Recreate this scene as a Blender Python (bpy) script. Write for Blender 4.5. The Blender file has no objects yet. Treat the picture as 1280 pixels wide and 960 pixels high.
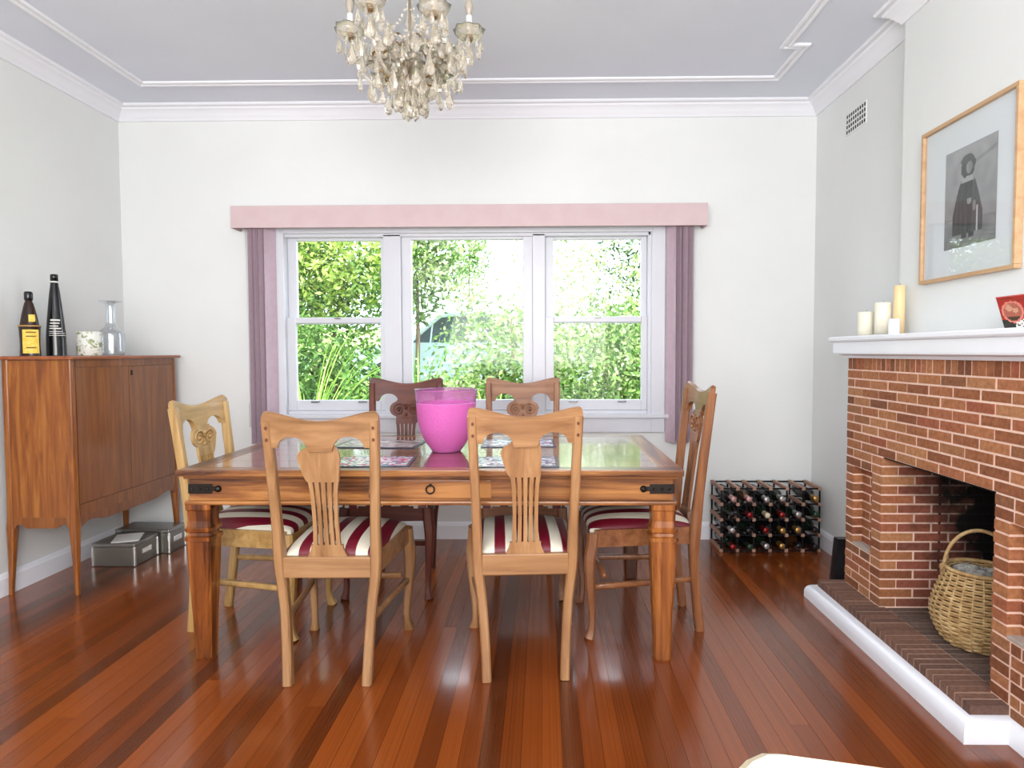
import bpy, bmesh, math, random
from mathutils import Vector, Matrix, noise
S = bpy.context.scene
COL = S.collection
PI = math.pi
rnd = random.Random(7)

# ------------------------------------------------------------------ camera
F_PX, PSI, PITCH, CX, CY, ROLL = 825.0, 0.0154, 0.0443, 665.5, 476.7, -0.0029
cd = bpy.data.cameras.new('camera'); cam = bpy.data.objects.new('camera', cd); COL.objects.link(cam)
fwd = Vector((-math.sin(PSI)*math.cos(PITCH), math.cos(PSI)*math.cos(PITCH), -math.sin(PITCH)))
r0 = Vector((math.cos(PSI), math.sin(PSI), 0)); u0 = r0.cross(fwd)
rr = r0*math.cos(ROLL)+u0*math.sin(ROLL); uu = -r0*math.sin(ROLL)+u0*math.cos(ROLL)
M = Matrix((rr, uu, -fwd)).transposed().to_4x4(); M.translation = Vector((0, 0, 1.22))
cam.matrix_world = M
cd.sensor_fit = 'HORIZONTAL'; cd.sensor_width = 36; cd.lens = F_PX/1280*36
cd.shift_x = (640-CX)/1280; cd.shift_y = (CY-480)/1280
cd.clip_start = 0.02; cd.clip_end = 200
S.camera = cam

# ------------------------------------------------------------------ light
w = bpy.data.worlds.new('world'); S.world = w; w.use_nodes = True
bg = w.node_tree.nodes['Background']; bg.inputs[0].default_value = (0.80, 0.90, 1.0, 1); bg.inputs[1].default_value = 7.0
def area(name, loc, target, sx, sy, power, col):
    l = bpy.data.lights.new(name, 'AREA'); l.shape = 'RECTANGLE'; l.size = sx; l.size_y = sy; l.energy = power; l.color = col
    o = bpy.data.objects.new(name, l); COL.objects.link(o); o.location = loc
    o.rotation_euler = (Vector(target)-Vector(loc)).to_track_quat('-Z', 'Y').to_euler(); return o
area('rear_fill_light', (-0.5, -1.85, 1.55), (-0.5, 4, 1.25), 3.8, 2.2, 104, (1.0, 0.985, 0.965))  # unseen area lamp added behind the camera to light the room; no window there
area('ceiling_fill_light', (-0.2, -0.9, 1.75), (-0.3, 0.3, 2.79), 2.2, 1.8, 124, (1.0, 0.99, 0.98))  # unseen upward area lamp added to brighten the ceiling
sl = bpy.data.lights.new('sun', 'SUN'); sl.energy = 8.0; sl.angle = 0.01; sl.color = (1, 0.96, 0.86)
so = bpy.data.objects.new('sun', sl); COL.objects.link(so)
so.rotation_euler = Vector((0.35, 0.62, -1.0)).to_track_quat('-Z', 'Y').to_euler()
S.view_settings.view_transform = 'Standard'; S.view_settings.look = 'None'
S.view_settings.gamma = 1; S.view_settings.use_curve_mapping = False
S.view_settings.exposure = 0.0

# ------------------------------------------------------------------ materials
def srgb(*c):
    c = c[0] if len(c) == 1 else c
    return tuple(((v/255)/12.92 if v/255 <= .04045 else ((v/255+.055)/1.055)**2.4) for v in c)+(1,)
def mat(name, col, rough=.5, metal=0, spec=.5, coat=0, trans=0, emit=None, ior=1.45, sheen=0):
    m = bpy.data.materials.new(name); m.use_nodes = True
    b = m.node_tree.nodes['Principled BSDF']; i = b.inputs
    i['Base Color'].default_value = col; i['Roughness'].default_value = rough; i['Metallic'].default_value = metal
    i['Specular IOR Level'].default_value = spec; i['Coat Weight'].default_value = coat; i['Coat Roughness'].default_value = .08
    i['Transmission Weight'].default_value = trans; i['IOR'].default_value = ior; i['Sheen Weight'].default_value = sheen
    if emit: i['Emission Color'].default_value = emit[0]; i['Emission Strength'].default_value = emit[1]
    return m
def NT(m): return m.node_tree.nodes, m.node_tree.links, m.node_tree.nodes['Principled BSDF']
def ramp(N, stops):
    r = N.new('ShaderNodeValToRGB'); e = r.color_ramp.elements
    while len(e) < len(stops): e.new(.5)
    for k, (p, c) in enumerate(stops): e[k].position = p; e[k].color = c
    return r
def noise_tex(N, L, vec, scale, detail=4, rough=.55, dist=0):
    n = N.new('ShaderNodeTexNoise'); n.inputs['Scale'].default_value = scale; n.inputs['Detail'].default_value = detail
    n.inputs['Roughness'].default_value = rough; n.inputs['Distortion'].default_value = dist
    if vec: L.new(vec, n.inputs['Vector'])
    return n
def coords(N, L, scl=(1, 1, 1), kind='Object', jitter=False):
    t = N.new('ShaderNodeTexCoord'); mp = N.new('ShaderNodeMapping'); mp.inputs['Scale'].default_value = scl
    L.new(t.outputs[kind], mp.inputs['Vector'])
    if jitter:
        oi = N.new('ShaderNodeObjectInfo'); mu = N.new('ShaderNodeMath'); mu.operation = 'MULTIPLY'; mu.inputs[1].default_value = 37.0
        L.new(oi.outputs['Random'], mu.inputs[0]); L.new(mu.outputs[0], mp.inputs['Location'])
    return mp.outputs[0]
def bump(N, L, b, fac, s, d=.002):
    bp = N.new('ShaderNodeBump'); bp.inputs['Strength'].default_value = s; bp.inputs['Distance'].default_value = d
    L.new(fac, bp.inputs['Height']); L.new(bp.outputs[0], b.inputs['Normal'])
def wood(name, dark, mid, light, axis='z', rough=.35, coat=.25, sc=1.0, contrast=1.0, jitter=True):
    m = mat(name, mid, rough, coat=coat); N, L, b = NT(m)
    s = {'x': (1.6, 22, 22), 'y': (22, 1.6, 22), 'z': (22, 22, 1.6)}[axis]
    v = coords(N, L, tuple(q*sc for q in s), jitter=jitter)
    n = noise_tex(N, L, v, 1.0, 6, .62, .6)
    h = .22*contrast
    r = ramp(N, [(.5-h, dark), (.5, mid), (.5+h, light)]); L.new(n.outputs[0], r.inputs[0]); L.new(r.outputs[0], b.inputs['Base Color'])
    bump(N, L, b, n.outputs[0], .08); return m
def mottled(name, a, bcol, scale=6, rough=.6, bs=.05, jitter=False):
    m = mat(name, a, rough); N, L, b = NT(m); v = coords(N, L, jitter=jitter)
    n = noise_tex(N, L, v, scale); r = ramp(N, [(.35, a), (.65, bcol)]); L.new(n.outputs[0], r.inputs[0]); L.new(r.outputs[0], b.inputs['Base Color'])
    n2 = noise_tex(N, L, v, scale*25); bump(N, L, b, n2.outputs[0], bs); return m

M_WALL = mottled('wall_paint', srgb(224, 227, 226), srgb(228, 231, 230), 1.5, .75, .06)
M_CEIL = mottled('ceiling_paint', srgb(222, 227, 238), srgb(226, 231, 241), 1.5, .8, .04)
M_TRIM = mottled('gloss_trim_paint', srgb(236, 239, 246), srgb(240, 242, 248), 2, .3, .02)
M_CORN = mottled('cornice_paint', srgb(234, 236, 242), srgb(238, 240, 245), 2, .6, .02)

M_WTRIM_BACKLIT = mottled('window_trim_backlit', srgb(206, 208, 216), srgb(211, 213, 220), 2, .3, .02)  # greyer than the other trim: its backlit shade is put into the colour
def floor_mat():
    m = mat('varnished_floorboards', srgb(120, 60, 28), .2, spec=.5, coat=.35); N, L, b = NT(m)
    b.inputs['Coat Roughness'].default_value = .09
    v = coords(N, L, (30, 1.1, 1), jitter=True); n = noise_tex(N, L, v, 1.0, 7, .62, .5)
    oi = N.new('ShaderNodeObjectInfo')
    base = ramp(N, [(0, srgb(76, 36, 16)), (.08, srgb(104, 50, 20)), (.5, srgb(124, 60, 22)), (.85, srgb(142, 72, 28)), (1, srgb(108, 52, 22))])
    L.new(oi.outputs['Random'], base.inputs[0])
    g = ramp(N, [(.28, (.5, .45, .42, 1)), (.5, (1, 1, 1, 1)), (.75, (1.28, 1.22, 1.12, 1))]); L.new(n.outputs[0], g.inputs[0])
    mx = N.new('ShaderNodeMix'); mx.data_type = 'RGBA'; mx.blend_type = 'MULTIPLY'; mx.inputs[0].default_value = .8
    L.new(base.outputs[0], mx.inputs[6]); L.new(g.outputs[0], mx.inputs[7]); L.new(mx.outputs[2], b.inputs['Base Color'])
    v2 = coords(N, L, (6, 1.2, 1)); n2 = noise_tex(N, L, v2, 2.0, 3); bump(N, L, b, n2.outputs[0], .10, .004)
    return m
M_FLOOR = floor_mat()
def brick_mat(name, stops, soot=False):
    m = mat(name, stops[0][1], .8, spec=.25); N, L, b = NT(m)
    oi = N.new('ShaderNodeObjectInfo'); r = ramp(N, stops); L.new(oi.outputs['Random'], r.inputs[0])
    tc = N.new('ShaderNodeNewGeometry')
    n = noise_tex(N, L, tc.outputs['Position'], 60, 4); g = ramp(N, [(.3, (.72, .72, .72, 1)), (.7, (1.15, 1.15, 1.15, 1))]); L.new(n.outputs[0], g.inputs[0])
    mx = N.new('ShaderNodeMix'); mx.data_type = 'RGBA'; mx.blend_type = 'MULTIPLY'; mx.inputs[0].default_value = 1
    L.new(r.outputs[0], mx.inputs[6]); L.new(g.outputs[0], mx.inputs[7]); out = mx.outputs[2]
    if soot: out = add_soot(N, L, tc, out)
    L.new(out, b.inputs['Base Color']); bump(N, L, b, n.outputs[0], .35, .003); return m
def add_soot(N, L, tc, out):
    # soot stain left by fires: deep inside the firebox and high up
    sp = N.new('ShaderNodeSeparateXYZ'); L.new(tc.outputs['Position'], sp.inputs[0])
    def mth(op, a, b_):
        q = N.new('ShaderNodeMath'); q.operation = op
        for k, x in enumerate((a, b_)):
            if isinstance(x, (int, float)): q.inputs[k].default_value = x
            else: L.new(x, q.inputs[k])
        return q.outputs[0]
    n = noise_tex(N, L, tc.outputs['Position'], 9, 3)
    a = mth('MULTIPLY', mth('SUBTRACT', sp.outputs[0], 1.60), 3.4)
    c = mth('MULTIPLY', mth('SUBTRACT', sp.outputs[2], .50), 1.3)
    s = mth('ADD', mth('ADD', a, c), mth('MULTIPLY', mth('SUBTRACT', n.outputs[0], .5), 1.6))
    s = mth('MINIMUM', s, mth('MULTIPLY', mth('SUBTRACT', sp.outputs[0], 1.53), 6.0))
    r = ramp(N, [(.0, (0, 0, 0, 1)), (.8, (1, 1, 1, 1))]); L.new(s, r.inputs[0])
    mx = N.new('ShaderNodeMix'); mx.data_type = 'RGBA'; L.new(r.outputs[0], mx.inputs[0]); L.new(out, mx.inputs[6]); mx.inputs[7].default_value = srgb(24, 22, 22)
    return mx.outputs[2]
BR = [(0, srgb(128, 78, 54)), (.22, srgb(156, 100, 68)), (.45, srgb(174, 118, 80)), (.62, srgb(156, 90, 66)), (.8, srgb(184, 130, 90)), (1, srgb(122, 78, 56))]
M_BRICK = brick_mat('red_brown_brick', BR)
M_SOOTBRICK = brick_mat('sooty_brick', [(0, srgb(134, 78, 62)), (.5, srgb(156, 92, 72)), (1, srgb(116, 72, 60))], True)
M_ABRICK = brick_mat('ash_greyed_brick', [(0, srgb(92, 76, 70)), (.5, srgb(106, 88, 80)), (1, srgb(116, 96, 86))])
M_HBRICK = brick_mat('hearth_brick', [(0, srgb(108, 82, 72)), (.5, srgb(124, 92, 78)), (1, srgb(134, 98, 82))])
def mortar_mat():
    m = mat('pink_mortar', srgb(222, 184, 162), .9); N, L, b = NT(m); tc = N.new('ShaderNodeNewGeometry')
    n = noise_tex(N, L, tc.outputs['Position'], 30); r = ramp(N, [(.3, srgb(226, 190, 170)), (.7, srgb(240, 210, 192))]); L.new(n.outputs[0], r.inputs[0])
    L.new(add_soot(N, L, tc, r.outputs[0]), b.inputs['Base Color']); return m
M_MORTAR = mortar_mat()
M_GREYMORTAR = mottled('grey_mortar', srgb(170, 142, 124), srgb(196, 166, 146), 14, .9, .2)
M_LEDGE = mottled('grey_ledge_mortar', srgb(168, 154, 144), srgb(180, 168, 158), 20, .9, .2)

# ------------------------------------------------------------------ mesh helpers
def link(name, verts, faces, m, parent=None, smooth=False, mids=None, label=None):
    me = bpy.data.meshes.new(name); me.from_pydata([tuple(v) for v in verts], [], faces)
    for x in (m if isinstance(m, (list, tuple)) else [m]): me.materials.append(x)
    if mids: me.polygons.foreach_set('material_index', mids)
    if smooth: me.polygons.foreach_set('use_smooth', [True]*len(me.polygons))
    me.update()
    bm = bmesh.new(); bm.from_mesh(me); bmesh.ops.recalc_face_normals(bm, faces=bm.faces); bm.to_mesh(me); bm.free()
    o = bpy.data.objects.new(name, me); COL.objects.link(o)
    if parent: o.parent = parent
    if label: o['label'] = label
    return o
class MB:
    def __init__(s): s.v = []; s.f = []; s.m = []; s.cur = 0
    def add(s, vs, fs):
        k = len(s.v); s.v += [tuple(q) for q in vs]; s.f += [tuple(i+k for i in f) for f in fs]; s.m += [s.cur]*len(fs); return s
    def box(s, x0, x1, y0, y1, z0, z1, bev=0):
        if bev <= 0:
            return s.add([(x0, y0, z0), (x1, y0, z0), (x1, y1, z0), (x0, y1, z0), (x0, y0, z1), (x1, y0, z1), (x1, y1, z1), (x0, y1, z1)],
                  [(0, 3, 2, 1), (4, 5, 6, 7), (0, 1, 5, 4), (1, 2, 6, 5), (2, 3, 7, 6), (3, 0, 4, 7)])
        bm = bmesh.new(); bmesh.ops.create_cube(bm, size=1)
        for v in bm.verts: v.co = Vector(((x0+x1)/2+v.co.x*(x1-x0), (y0+y1)/2+v.co.y*(y1-y0), (z0+z1)/2+v.co.z*(z1-z0)))
        bmesh.ops.bevel(bm, geom=bm.edges[:], offset=bev, segments=2, affect='EDGES', profile=.6)
        bm.verts.index_update(); s.add([v.co[:] for v in bm.verts], [[v.index for v in f.verts] for f in bm.faces]); bm.free(); return s
    def lathe(s, prof, n=24, c=(0, 0, 0), cap=True, sx=1, sy=1, wob=None):
        vs = []; fs = []
        for (r, z) in prof:
            for k in range(n):
                a = 2*PI*k/n; q = r*(wob(a, z) if wob else 1); vs.append((c[0]+q*math.cos(a)*sx, c[1]+q*math.sin(a)*sy, c[2]+z))
        for i in range(len(prof)-1):
            for k in range(n):
                k2 = (k+1) % n; fs.append((i*n+k, i*n+k2, (i+1)*n+k2, (i+1)*n+k))
        if cap:
            if prof[0][0] > 1e-6: fs.append(tuple(range(n)))
            if prof[-1][0] > 1e-6: fs.append(tuple((len(prof)-1)*n+k for k in range(n)))
        return s.add(vs, fs)
    def sweep(s, pts, secs, n=8, sq=.0, up=(0, 1, 0), cap=True):
        """tube along pts; secs = (half width, half depth) each; sq>0 squares the section"""
        P = [Vector(p) for p in pts]; vs = []; fs = []; up = Vector(up)
        for i, p in enumerate(P):
            t = (P[min(i+1, len(P)-1)]-P[max(i-1, 0)]).normalized(); a = t.cross(up)
            if a.length < 1e-4: a = t.cross(Vector((1, 0, 0)))
            a.normalize(); b = a.cross(t).normalized()
            wv, dv = secs[i] if isinstance(secs, list) else secs
            for k in range(n):
                th = 2*PI*(k+.5)/n; c_, s_ = math.cos(th), math.sin(th)
                if sq: e = 1-sq; c_ = math.copysign(abs(c_)**e, c_); s_ = math.copysign(abs(s_)**e, s_)
                vs.append(p+a*(wv*c_)+b*(dv*s_))
        for i in range(len(P)-1):
            for k in range(n):
                k2 = (k+1) % n; fs.append((i*n+k, i*n+k2, (i+1)*n+k2, (i+1)*n+k))
        if cap: fs.append(tuple(range(n))); fs.append(tuple((len(P)-1)*n+k for k in range(n)))
        return s.add(vs, fs)
    def prism(s, poly, axis, a, b):
        """extrude a 2D polygon along axis between a and b"""
        n = len(poly)
        def p3(u, v, t): return {'x': (t, u, v), 'y': (u, t, v), 'z': (u, v, t)}[axis]
        vs = [p3(u, v, a) for u, v in poly]+[p3(u, v, b) for u, v in poly]
        fs = [tuple(range(n)), tuple(range(2*n-1, n-1, -1))]+[(k, (k+1) % n, n+(k+1) % n, n+k) for k in range(n)]
        return s.add(vs, fs)
    def sphere(s, c, r, n=10, sz=1):
        prof = [(r*math.sin(PI*k/n), -r*sz*math.cos(PI*k/n)) for k in range(n+1)]
        prof[0] = (0, prof[0][1]); prof[-1] = (0, prof[-1][1]); return s.lathe(prof, max(8, n), c)
    def out(s, name, m, parent=None, smooth=False, label=None): return link(name, s.v, s.f, m, parent, smooth, s.m if isinstance(m, (list, tuple)) else None, label)
def curve(pts, n=6):
    """Catmull-Rom through tuples of any length"""
    out = []; P = [pts[0]]+list(pts)+[pts[-1]]
    for i in range(1, len(P)-2):
        for k in range(n):
            t = k/n; out.append(tuple(.5*((2*b)+(-a+c)*t+(2*a-5*b+4*c-d)*t*t+(-a+3*b-3*c+d)*t**3) for a, b, c, d in zip(P[i-1], P[i], P[i+1], P[i+2])))
    out.append(tuple(pts[-1])); return out
def autosmooth(o, ang=35):
    me = o.data
    me.polygons.foreach_set('use_smooth', [True]*len(me.polygons))
    bm = bmesh.new(); bm.from_mesh(me)
    for e in bm.edges:
        if len(e.link_faces) == 2 and e.calc_face_angle(0) > math.radians(ang): e.smooth = False
    bm.to_mesh(me); bm.free(); return o
def empty(name, loc=(0, 0, 0), rz=0):
    o = bpy.data.objects.new(name, None); COL.objects.link(o); o.location = loc; o.rotation_euler = (0, 0, rz); o.empty_display_size = .1; return o
def tag(o, label, cat, group=None):
    o['label'] = label; o['category'] = cat
    if group: o['group'] = group
    return o
def struct(o, label=None):
    o['kind'] = 'structure'
    if label: o['label'] = label
    return o
def copy_tree(o, parent=None):
    c = o.copy(); COL.objects.link(c); c.parent = parent
    for ch in list(o.children): copy_tree(ch, c)
    return c

# ------------------------------------------------------------------ room shell
XL, XR, YB, YR, ZC = -2.725, 1.74, 4.272, -2.0, 2.79
XB, YBR0, YBR1 = 1.65, 1.95, 3.09           # plaster breast
FX, FY0, FY1 = 1.47, 1.83, 3.195            # brick surround
OY0, OY1, OZ = 2.15, 2.866, .761            # firebox opening
WX0, WX1, WZ0, WZ1 = -1.70, .755, .72, 2.0  # window hole
# floor: boards running towards the window
fl = struct(empty('floor', (0, 0, 0)), 'polished reddish timber floorboards')
MB().box(XL-.1, XR+.5, YR-.1, YB+.15, -.06, -.022).out('subfloor', mat('subfloor_black', srgb(26, 12, 8), .9), fl)
bw = .0625; x = XL-.03; k = 0
board = None
while x < XR+.05:
    wd = bw; cuts = [YR-.05, YB+.05]
    j = YR+.6+rnd.random()*5.2
    if rnd.random() < .6: cuts = [YR-.05, j, YB+.05]
    for a, b in zip(cuts, cuts[1:]):
        if board is None:
            board = MB().box(-.5, .5, -.5, .5, -1, 0).out('plank', M_FLOOR, fl); o = board
        else:
            o = board.copy(); COL.objects.link(o); o.parent = fl
        o.location = (x+wd/2, (a+b)/2, 0); o.scale = (wd-.0009, b-a-.001, .022)
    x += wd; k += 1
struct(MB().box(XL-.1, XR+.6, YR-.1, YB+.25, ZC, ZC+.15).out('ceiling', M_CEIL), 'plain pale grey plaster ceiling')
m = MB(); y0, y1 = YB, YB+.16
m.box(XL-.1, WX0, y0, y1, -.05, ZC); m.box(WX1, XR+.1, y0, y1, -.05, ZC); m.box(WX0, WX1, y0, y1, -.05, WZ0); m.box(WX0, WX1, y0, y1, WZ1, ZC)
struct(m.out('wall_back', M_WALL))
struct(MB().box(XL-.1, XL, YR-.1, YB, -.05, ZC).out('wall_left', M_WALL))
m = MB(); m.box(XR, XR+.1, FY1, YB, -.05, ZC); m.box(XR, XR+.1, YR-.1, FY0, -.05, ZC); m.box(XR, XR+.1, FY0, FY1, 1.2, ZC)
struct(m.out('wall_right', M_WALL))
struct(MB().box(XL-.1, XR+.1, YR-.1, YR, -.05, ZC).out('wall_rear', M_WALL))
struct(MB().box(XB, XR, YBR0, YBR1, 1.19, ZC, 0).out('wall_breast', M_WALL), 'plaster chimney breast above the mantel')

# cornice runs (profile in distance-from-wall d and z)
prof = [(0, 2.705), (.012, 2.705), (.018, 2.716), (.026, 2.722), (.034, 2.735), (.05, 2.752), (.068, 2.762), (.074, 2.772), (.092, 2.776), (.098, 2.783), (.098, ZC+.001), (0, ZC+.001)]
def run(profile, path, name, m_, mid=0):
    """moulding along an open path of XY points, room on the left hand side; mitred"""
    P = [Vector(p) for p in path]; nrm = []
    for a, b in zip(P, P[1:]): d = (b-a).normalized(); nrm.append(Vector((-d.y, d.x)))
    vs = []; fs = []; n = len(profile)
    for i, p in enumerate(P):
        if i == 0: q = nrm[0]
        elif i == len(P)-1: q = nrm[-1]
        else: q = (nrm[i-1]+nrm[i]); q = q/(1+nrm[i-1].dot(nrm[i]))
        for d, z in profile: vs.append((p.x+q.x*d, p.y+q.y*d, z))
    for i in range(len(P)-1):
        for k in range(n): k2 = (k+1) % n; fs.append((i*n+k, i*n+k2, (i+1)*n+k2, (i+1)*n+k))
    fs.append(tuple(range(n))); fs.append(tuple((len(P)-1)*n+k for k in range(n)))
    return link(name, vs, fs, m_)
wallpath = [(XR, YR), (XR, YBR0), (XB, YBR0), (XB, YBR1), (XR, YBR1), (XR, YB), (XL, YB), (XL, YR)]
struct(autosmooth(run(prof, wallpath, 'trim_1', M_CORN), 25), 'white moulded plaster cornice round the ceiling')
def off(path, d):
    P = [Vector(p) for p in path]; nrm = [Vector((-(b-a).normalized().y, (b-a).normalized().x)) for a, b in zip(P, P[1:])]; out = []
    for i, p in enumerate(P):
        q = nrm[0] if i == 0 else nrm[-1] if i == len(P)-1 else (nrm[i-1]+nrm[i])/(1+nrm[i-1].dot(nrm[i]))
        out.append((p.x+q.x*d, p.y+q.y*d))
    return out
strip_path = off(wallpath, .365)
sp = [(0, ZC+.001), (.003, ZC-.010), (.012, ZC-.014), (.020, ZC-.010), (.024, ZC-.004), (.034, ZC-.004), (.038, ZC-.010), (.045, ZC-.012), (.053, ZC-.009), (.055, ZC+.001)]
struct(autosmooth(run(sp, strip_path, 'trim_2', M_CORN), 25), 'pair of thin raised strips on the ceiling')
# baseboards
bp = [(0, 0), (.018, 0), (.018, .088), (.014, .096), (.012, .104), (.004, .112), (0, .112)]
struct(run(bp, [(XR, FY1+.002), (XR, YB), (XR, YB)][:2], 'baseboard_right', M_TRIM))
struct(run(bp, [(XR-.018, YB), (XL+.018, YB)], 'baseboard_back', M_TRIM))
struct(run(bp, [(XL, YB), (XL, YR)], 'baseboard_left', M_TRIM))
# vent
vt = empty('air_vent', (XR, 3.74, 2.505))
m = MB(); nx, nz = 9, 4; W, H = .23, .115
cw, ch = W/nx, H/nz
for i in range(nx+1): m.box(-.005, 0, -W/2+i*cw-.0028, -W/2+i*cw+.0028, -H/2-.004, H/2+.004)
for j in range(nz+1): m.box(-.0048, 0, -W/2-.004, W/2+.004, -H/2+j*ch-.0042, -H/2+j*ch+.0042)
m.out('grille', M_WALL, vt)
MB().box(-.003, -.0005, -W/2, W/2, -H/2, H/2).out('opening', mat('vent_dark', srgb(30, 28, 26), .9), vt)
tag(vt, 'small perforated wall air vent high beside the chimney breast', 'air vent')

# ------------------------------------------------------------------ window (window_1)
K = 4.315/4.272
def wx(x): return x*K
def wz(z): return 1.22+(z-1.22)*K
M_GLASS = bpy.data.materials.new('window_glass'); M_GLASS.use_nodes = True
N = M_GLASS.node_tree.nodes; L = M_GLASS.node_tree.links; N.clear()
o_ = N.new('ShaderNodeOutputMaterial'); mx = N.new('ShaderNodeMixShader'); tr = N.new('ShaderNodeBsdfTransparent'); gl = N.new('ShaderNodeBsdfGlossy'); fr = N.new('ShaderNodeLayerWeight'); pw_ = N.new('ShaderNodeMath'); ma_ = N.new('ShaderNodeMath')
gl.inputs['Roughness'].default_value = .01; fr.inputs[0].default_value = .5; pw_.operation = 'POWER'; pw_.inputs[1].default_value = 4; ma_.operation = 'MULTIPLY_ADD'; ma_.inputs[1].default_value = .8; ma_.inputs[2].default_value = .012; tr.inputs[0].default_value = (.97, .98, .98, 1)
L.new(fr.outputs['Facing'], pw_.inputs[0]); L.new(pw_.outputs[0], ma_.inputs[0]); L.new(ma_.outputs[0], mx.inputs[0]); L.new(tr.outputs[0], mx.inputs[1]); L.new(gl.outputs[0], mx.inputs[2]); L.new(mx.outputs[0], o_.inputs[0])
win = struct(empty('window_1', (0, YB, 0)), 'three-part white timber window, opening sashes either side of a fixed pane')
def wbox(name, segs, m_=M_WTRIM_BACKLIT, bev=.003, lab=None):
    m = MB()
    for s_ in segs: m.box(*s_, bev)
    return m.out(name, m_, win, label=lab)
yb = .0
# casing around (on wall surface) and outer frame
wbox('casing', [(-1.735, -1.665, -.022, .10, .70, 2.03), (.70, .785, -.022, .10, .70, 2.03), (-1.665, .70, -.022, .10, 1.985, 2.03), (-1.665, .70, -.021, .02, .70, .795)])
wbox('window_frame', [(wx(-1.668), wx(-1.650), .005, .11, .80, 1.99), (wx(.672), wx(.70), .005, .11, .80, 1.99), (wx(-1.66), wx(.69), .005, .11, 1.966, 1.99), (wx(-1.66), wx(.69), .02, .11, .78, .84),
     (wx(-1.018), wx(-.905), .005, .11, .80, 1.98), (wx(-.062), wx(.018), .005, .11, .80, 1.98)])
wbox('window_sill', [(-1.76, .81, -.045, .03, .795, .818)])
def sash(x0, x1, z0, z1, gx0, gx1, gz0, gz1, y0, y1, name='sash'):
    o = wbox(name, [(wx(x0), wx(gx0), y0, y1, wz(z0), wz(z1)), (wx(gx1), wx(x1), y0, y1, wz(z0), wz(z1)), (wx(gx0), wx(gx1), y0, y1, wz(z0), wz(gz0)), (wx(gx0), wx(gx1), y0, y1, wz(gz1), wz(z1))], bev=.004)
    p = MB().box(wx(gx0)-.003, wx(gx1)+.003, (y0+y1)/2-.002, (y0+y1)/2+.002, wz(gz0)-.003, wz(gz1)+.003).out('pane', M_GLASS, o)
    return o
M_STEEL = mat('brushed_steel', srgb(120, 120, 122), .3, 1)
for (x0, x1, g0, g1) in ((-1.650, -1.018, -1.592, -1.045), (.018, .672, .073, .633)):
    up = sash(x0, x1, 1.405, 1.966, g0, g1, 1.447, 1.941, .055, .085)
    lo = sash(x0, x1, .845, 1.447, g0, g1, .913, 1.410, .020, .050)
    for q in (.22, .78):
        cx_ = wx(g0+(g1-g0)*q); MB().box(cx_-.028, cx_+.028, .008, .021, .893, .905, .003).out('sash_lift', M_STEEL, lo)
    MB().box(wx((g0+g1)/2)-.02, wx((g0+g1)/2)+.02, .010, .03, wz(1.436), wz(1.446), .002).out('sash_catch', M_STEEL, lo)
sash(-.905, -.062, .845, 1.966, -.842, -.125, .913, 1.941, .03, .07)

# valance
M_PINK = mottled('pink_fabric_board', srgb(206, 182, 184), srgb(210, 188, 190), 8, .7, .2)
pv = empty('blind_valance', (0, YB, 0))
m = MB(); m.box(-1.952, 1.027, -.13, -.116, 2.002, 2.140, .003); m.box(-1.952, -1.938, -.116, -.001, 2.002, 2.140, .002); m.box(1.013, 1.027, -.116, -.001, 2.002, 2.140, .002)
m.box(-1.938, 1.013, -.116, -.001, 2.128, 2.139, .002)
m.out('board', M_PINK, pv)
MB().box(-1.90, .98, -.085, -.045, 2.03, 2.055, .003).out('head_rail', M_TRIM, pv)
tag(pv, 'long dusty pink pelmet box fixed above the window', 'pelmet')
M_BLIND = mottled('mauve_blind_fabric', srgb(188, 166, 178), srgb(194, 172, 184), 30, .75, .15)
M_CORD = mat('white_cord', srgb(225, 225, 225), .6)
def blind(x0, x1, z0, side, label):
    e = empty('vertical_blind', (0, YB-.065, 0)); n = 7
    for k in range(n):
        cx_ = x0+(x1-x0)*(k+.5)/n; a = math.radians((58, 70, 62, 74, 56, 68, 60)[k])*(1 if side < 0 else -1); hw = .044
        m = MB(); vs = []; seg = 6
        for zz in (z0+rnd.uniform(-.004, .004), 2.03):
            for s_ in (-1, 1):
                for q in range(seg+1):
                    t = -1+2*q/seg; bow = .006*(1-t*t)+s_*.0006
                    vs.append((cx_+t*hw*math.cos(a)-bow*math.sin(a), t*hw*math.sin(a)+bow*math.cos(a), zz))
        w_ = 2*(seg+1); ring = list(range(seg+1))+list(range(2*seg+1, seg, -1))
        fs = [(ring[i], ring[(i+1) % w_], ring[(i+1) % w_]+w_, ring[i]+w_) for i in range(w_)]+[tuple(ring), tuple(r_+w_ for r_ in ring)]
        m.add(vs, fs); s = m.out('slat', M_BLIND, e)
    return tag(e, label, 'blind', None)
b1 = blind(-1.845, -1.725, .64, -1, 'mauve vertical blind drawn back beside the window near the wooden cabinet')
b2 = blind(.805, .930, .64, 1, 'mauve vertical blind drawn back beside the window near the wine rack')
m = MB()
for dx in (-.012, .012): m.sweep([(-1.885+dx, .02, 2.04), (-1.880+dx, .022, 1.4), (-1.876+dx, .02, .90)], (.0022, .0022), 6)
m.out('cord', M_CORD, b1, True); MB().box(-1.892, -1.862, .004, .036, .74, .90, .006).out('cord_weight', mat('grey_plastic', srgb(196, 198, 198), .5), b1)
MB().sweep([(.962, .03, 2.04), (.964, .03, 1.2), (.962, .03, .75)], (.003, .003), 6).out('cord', M_CORD, b2, True)

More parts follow.
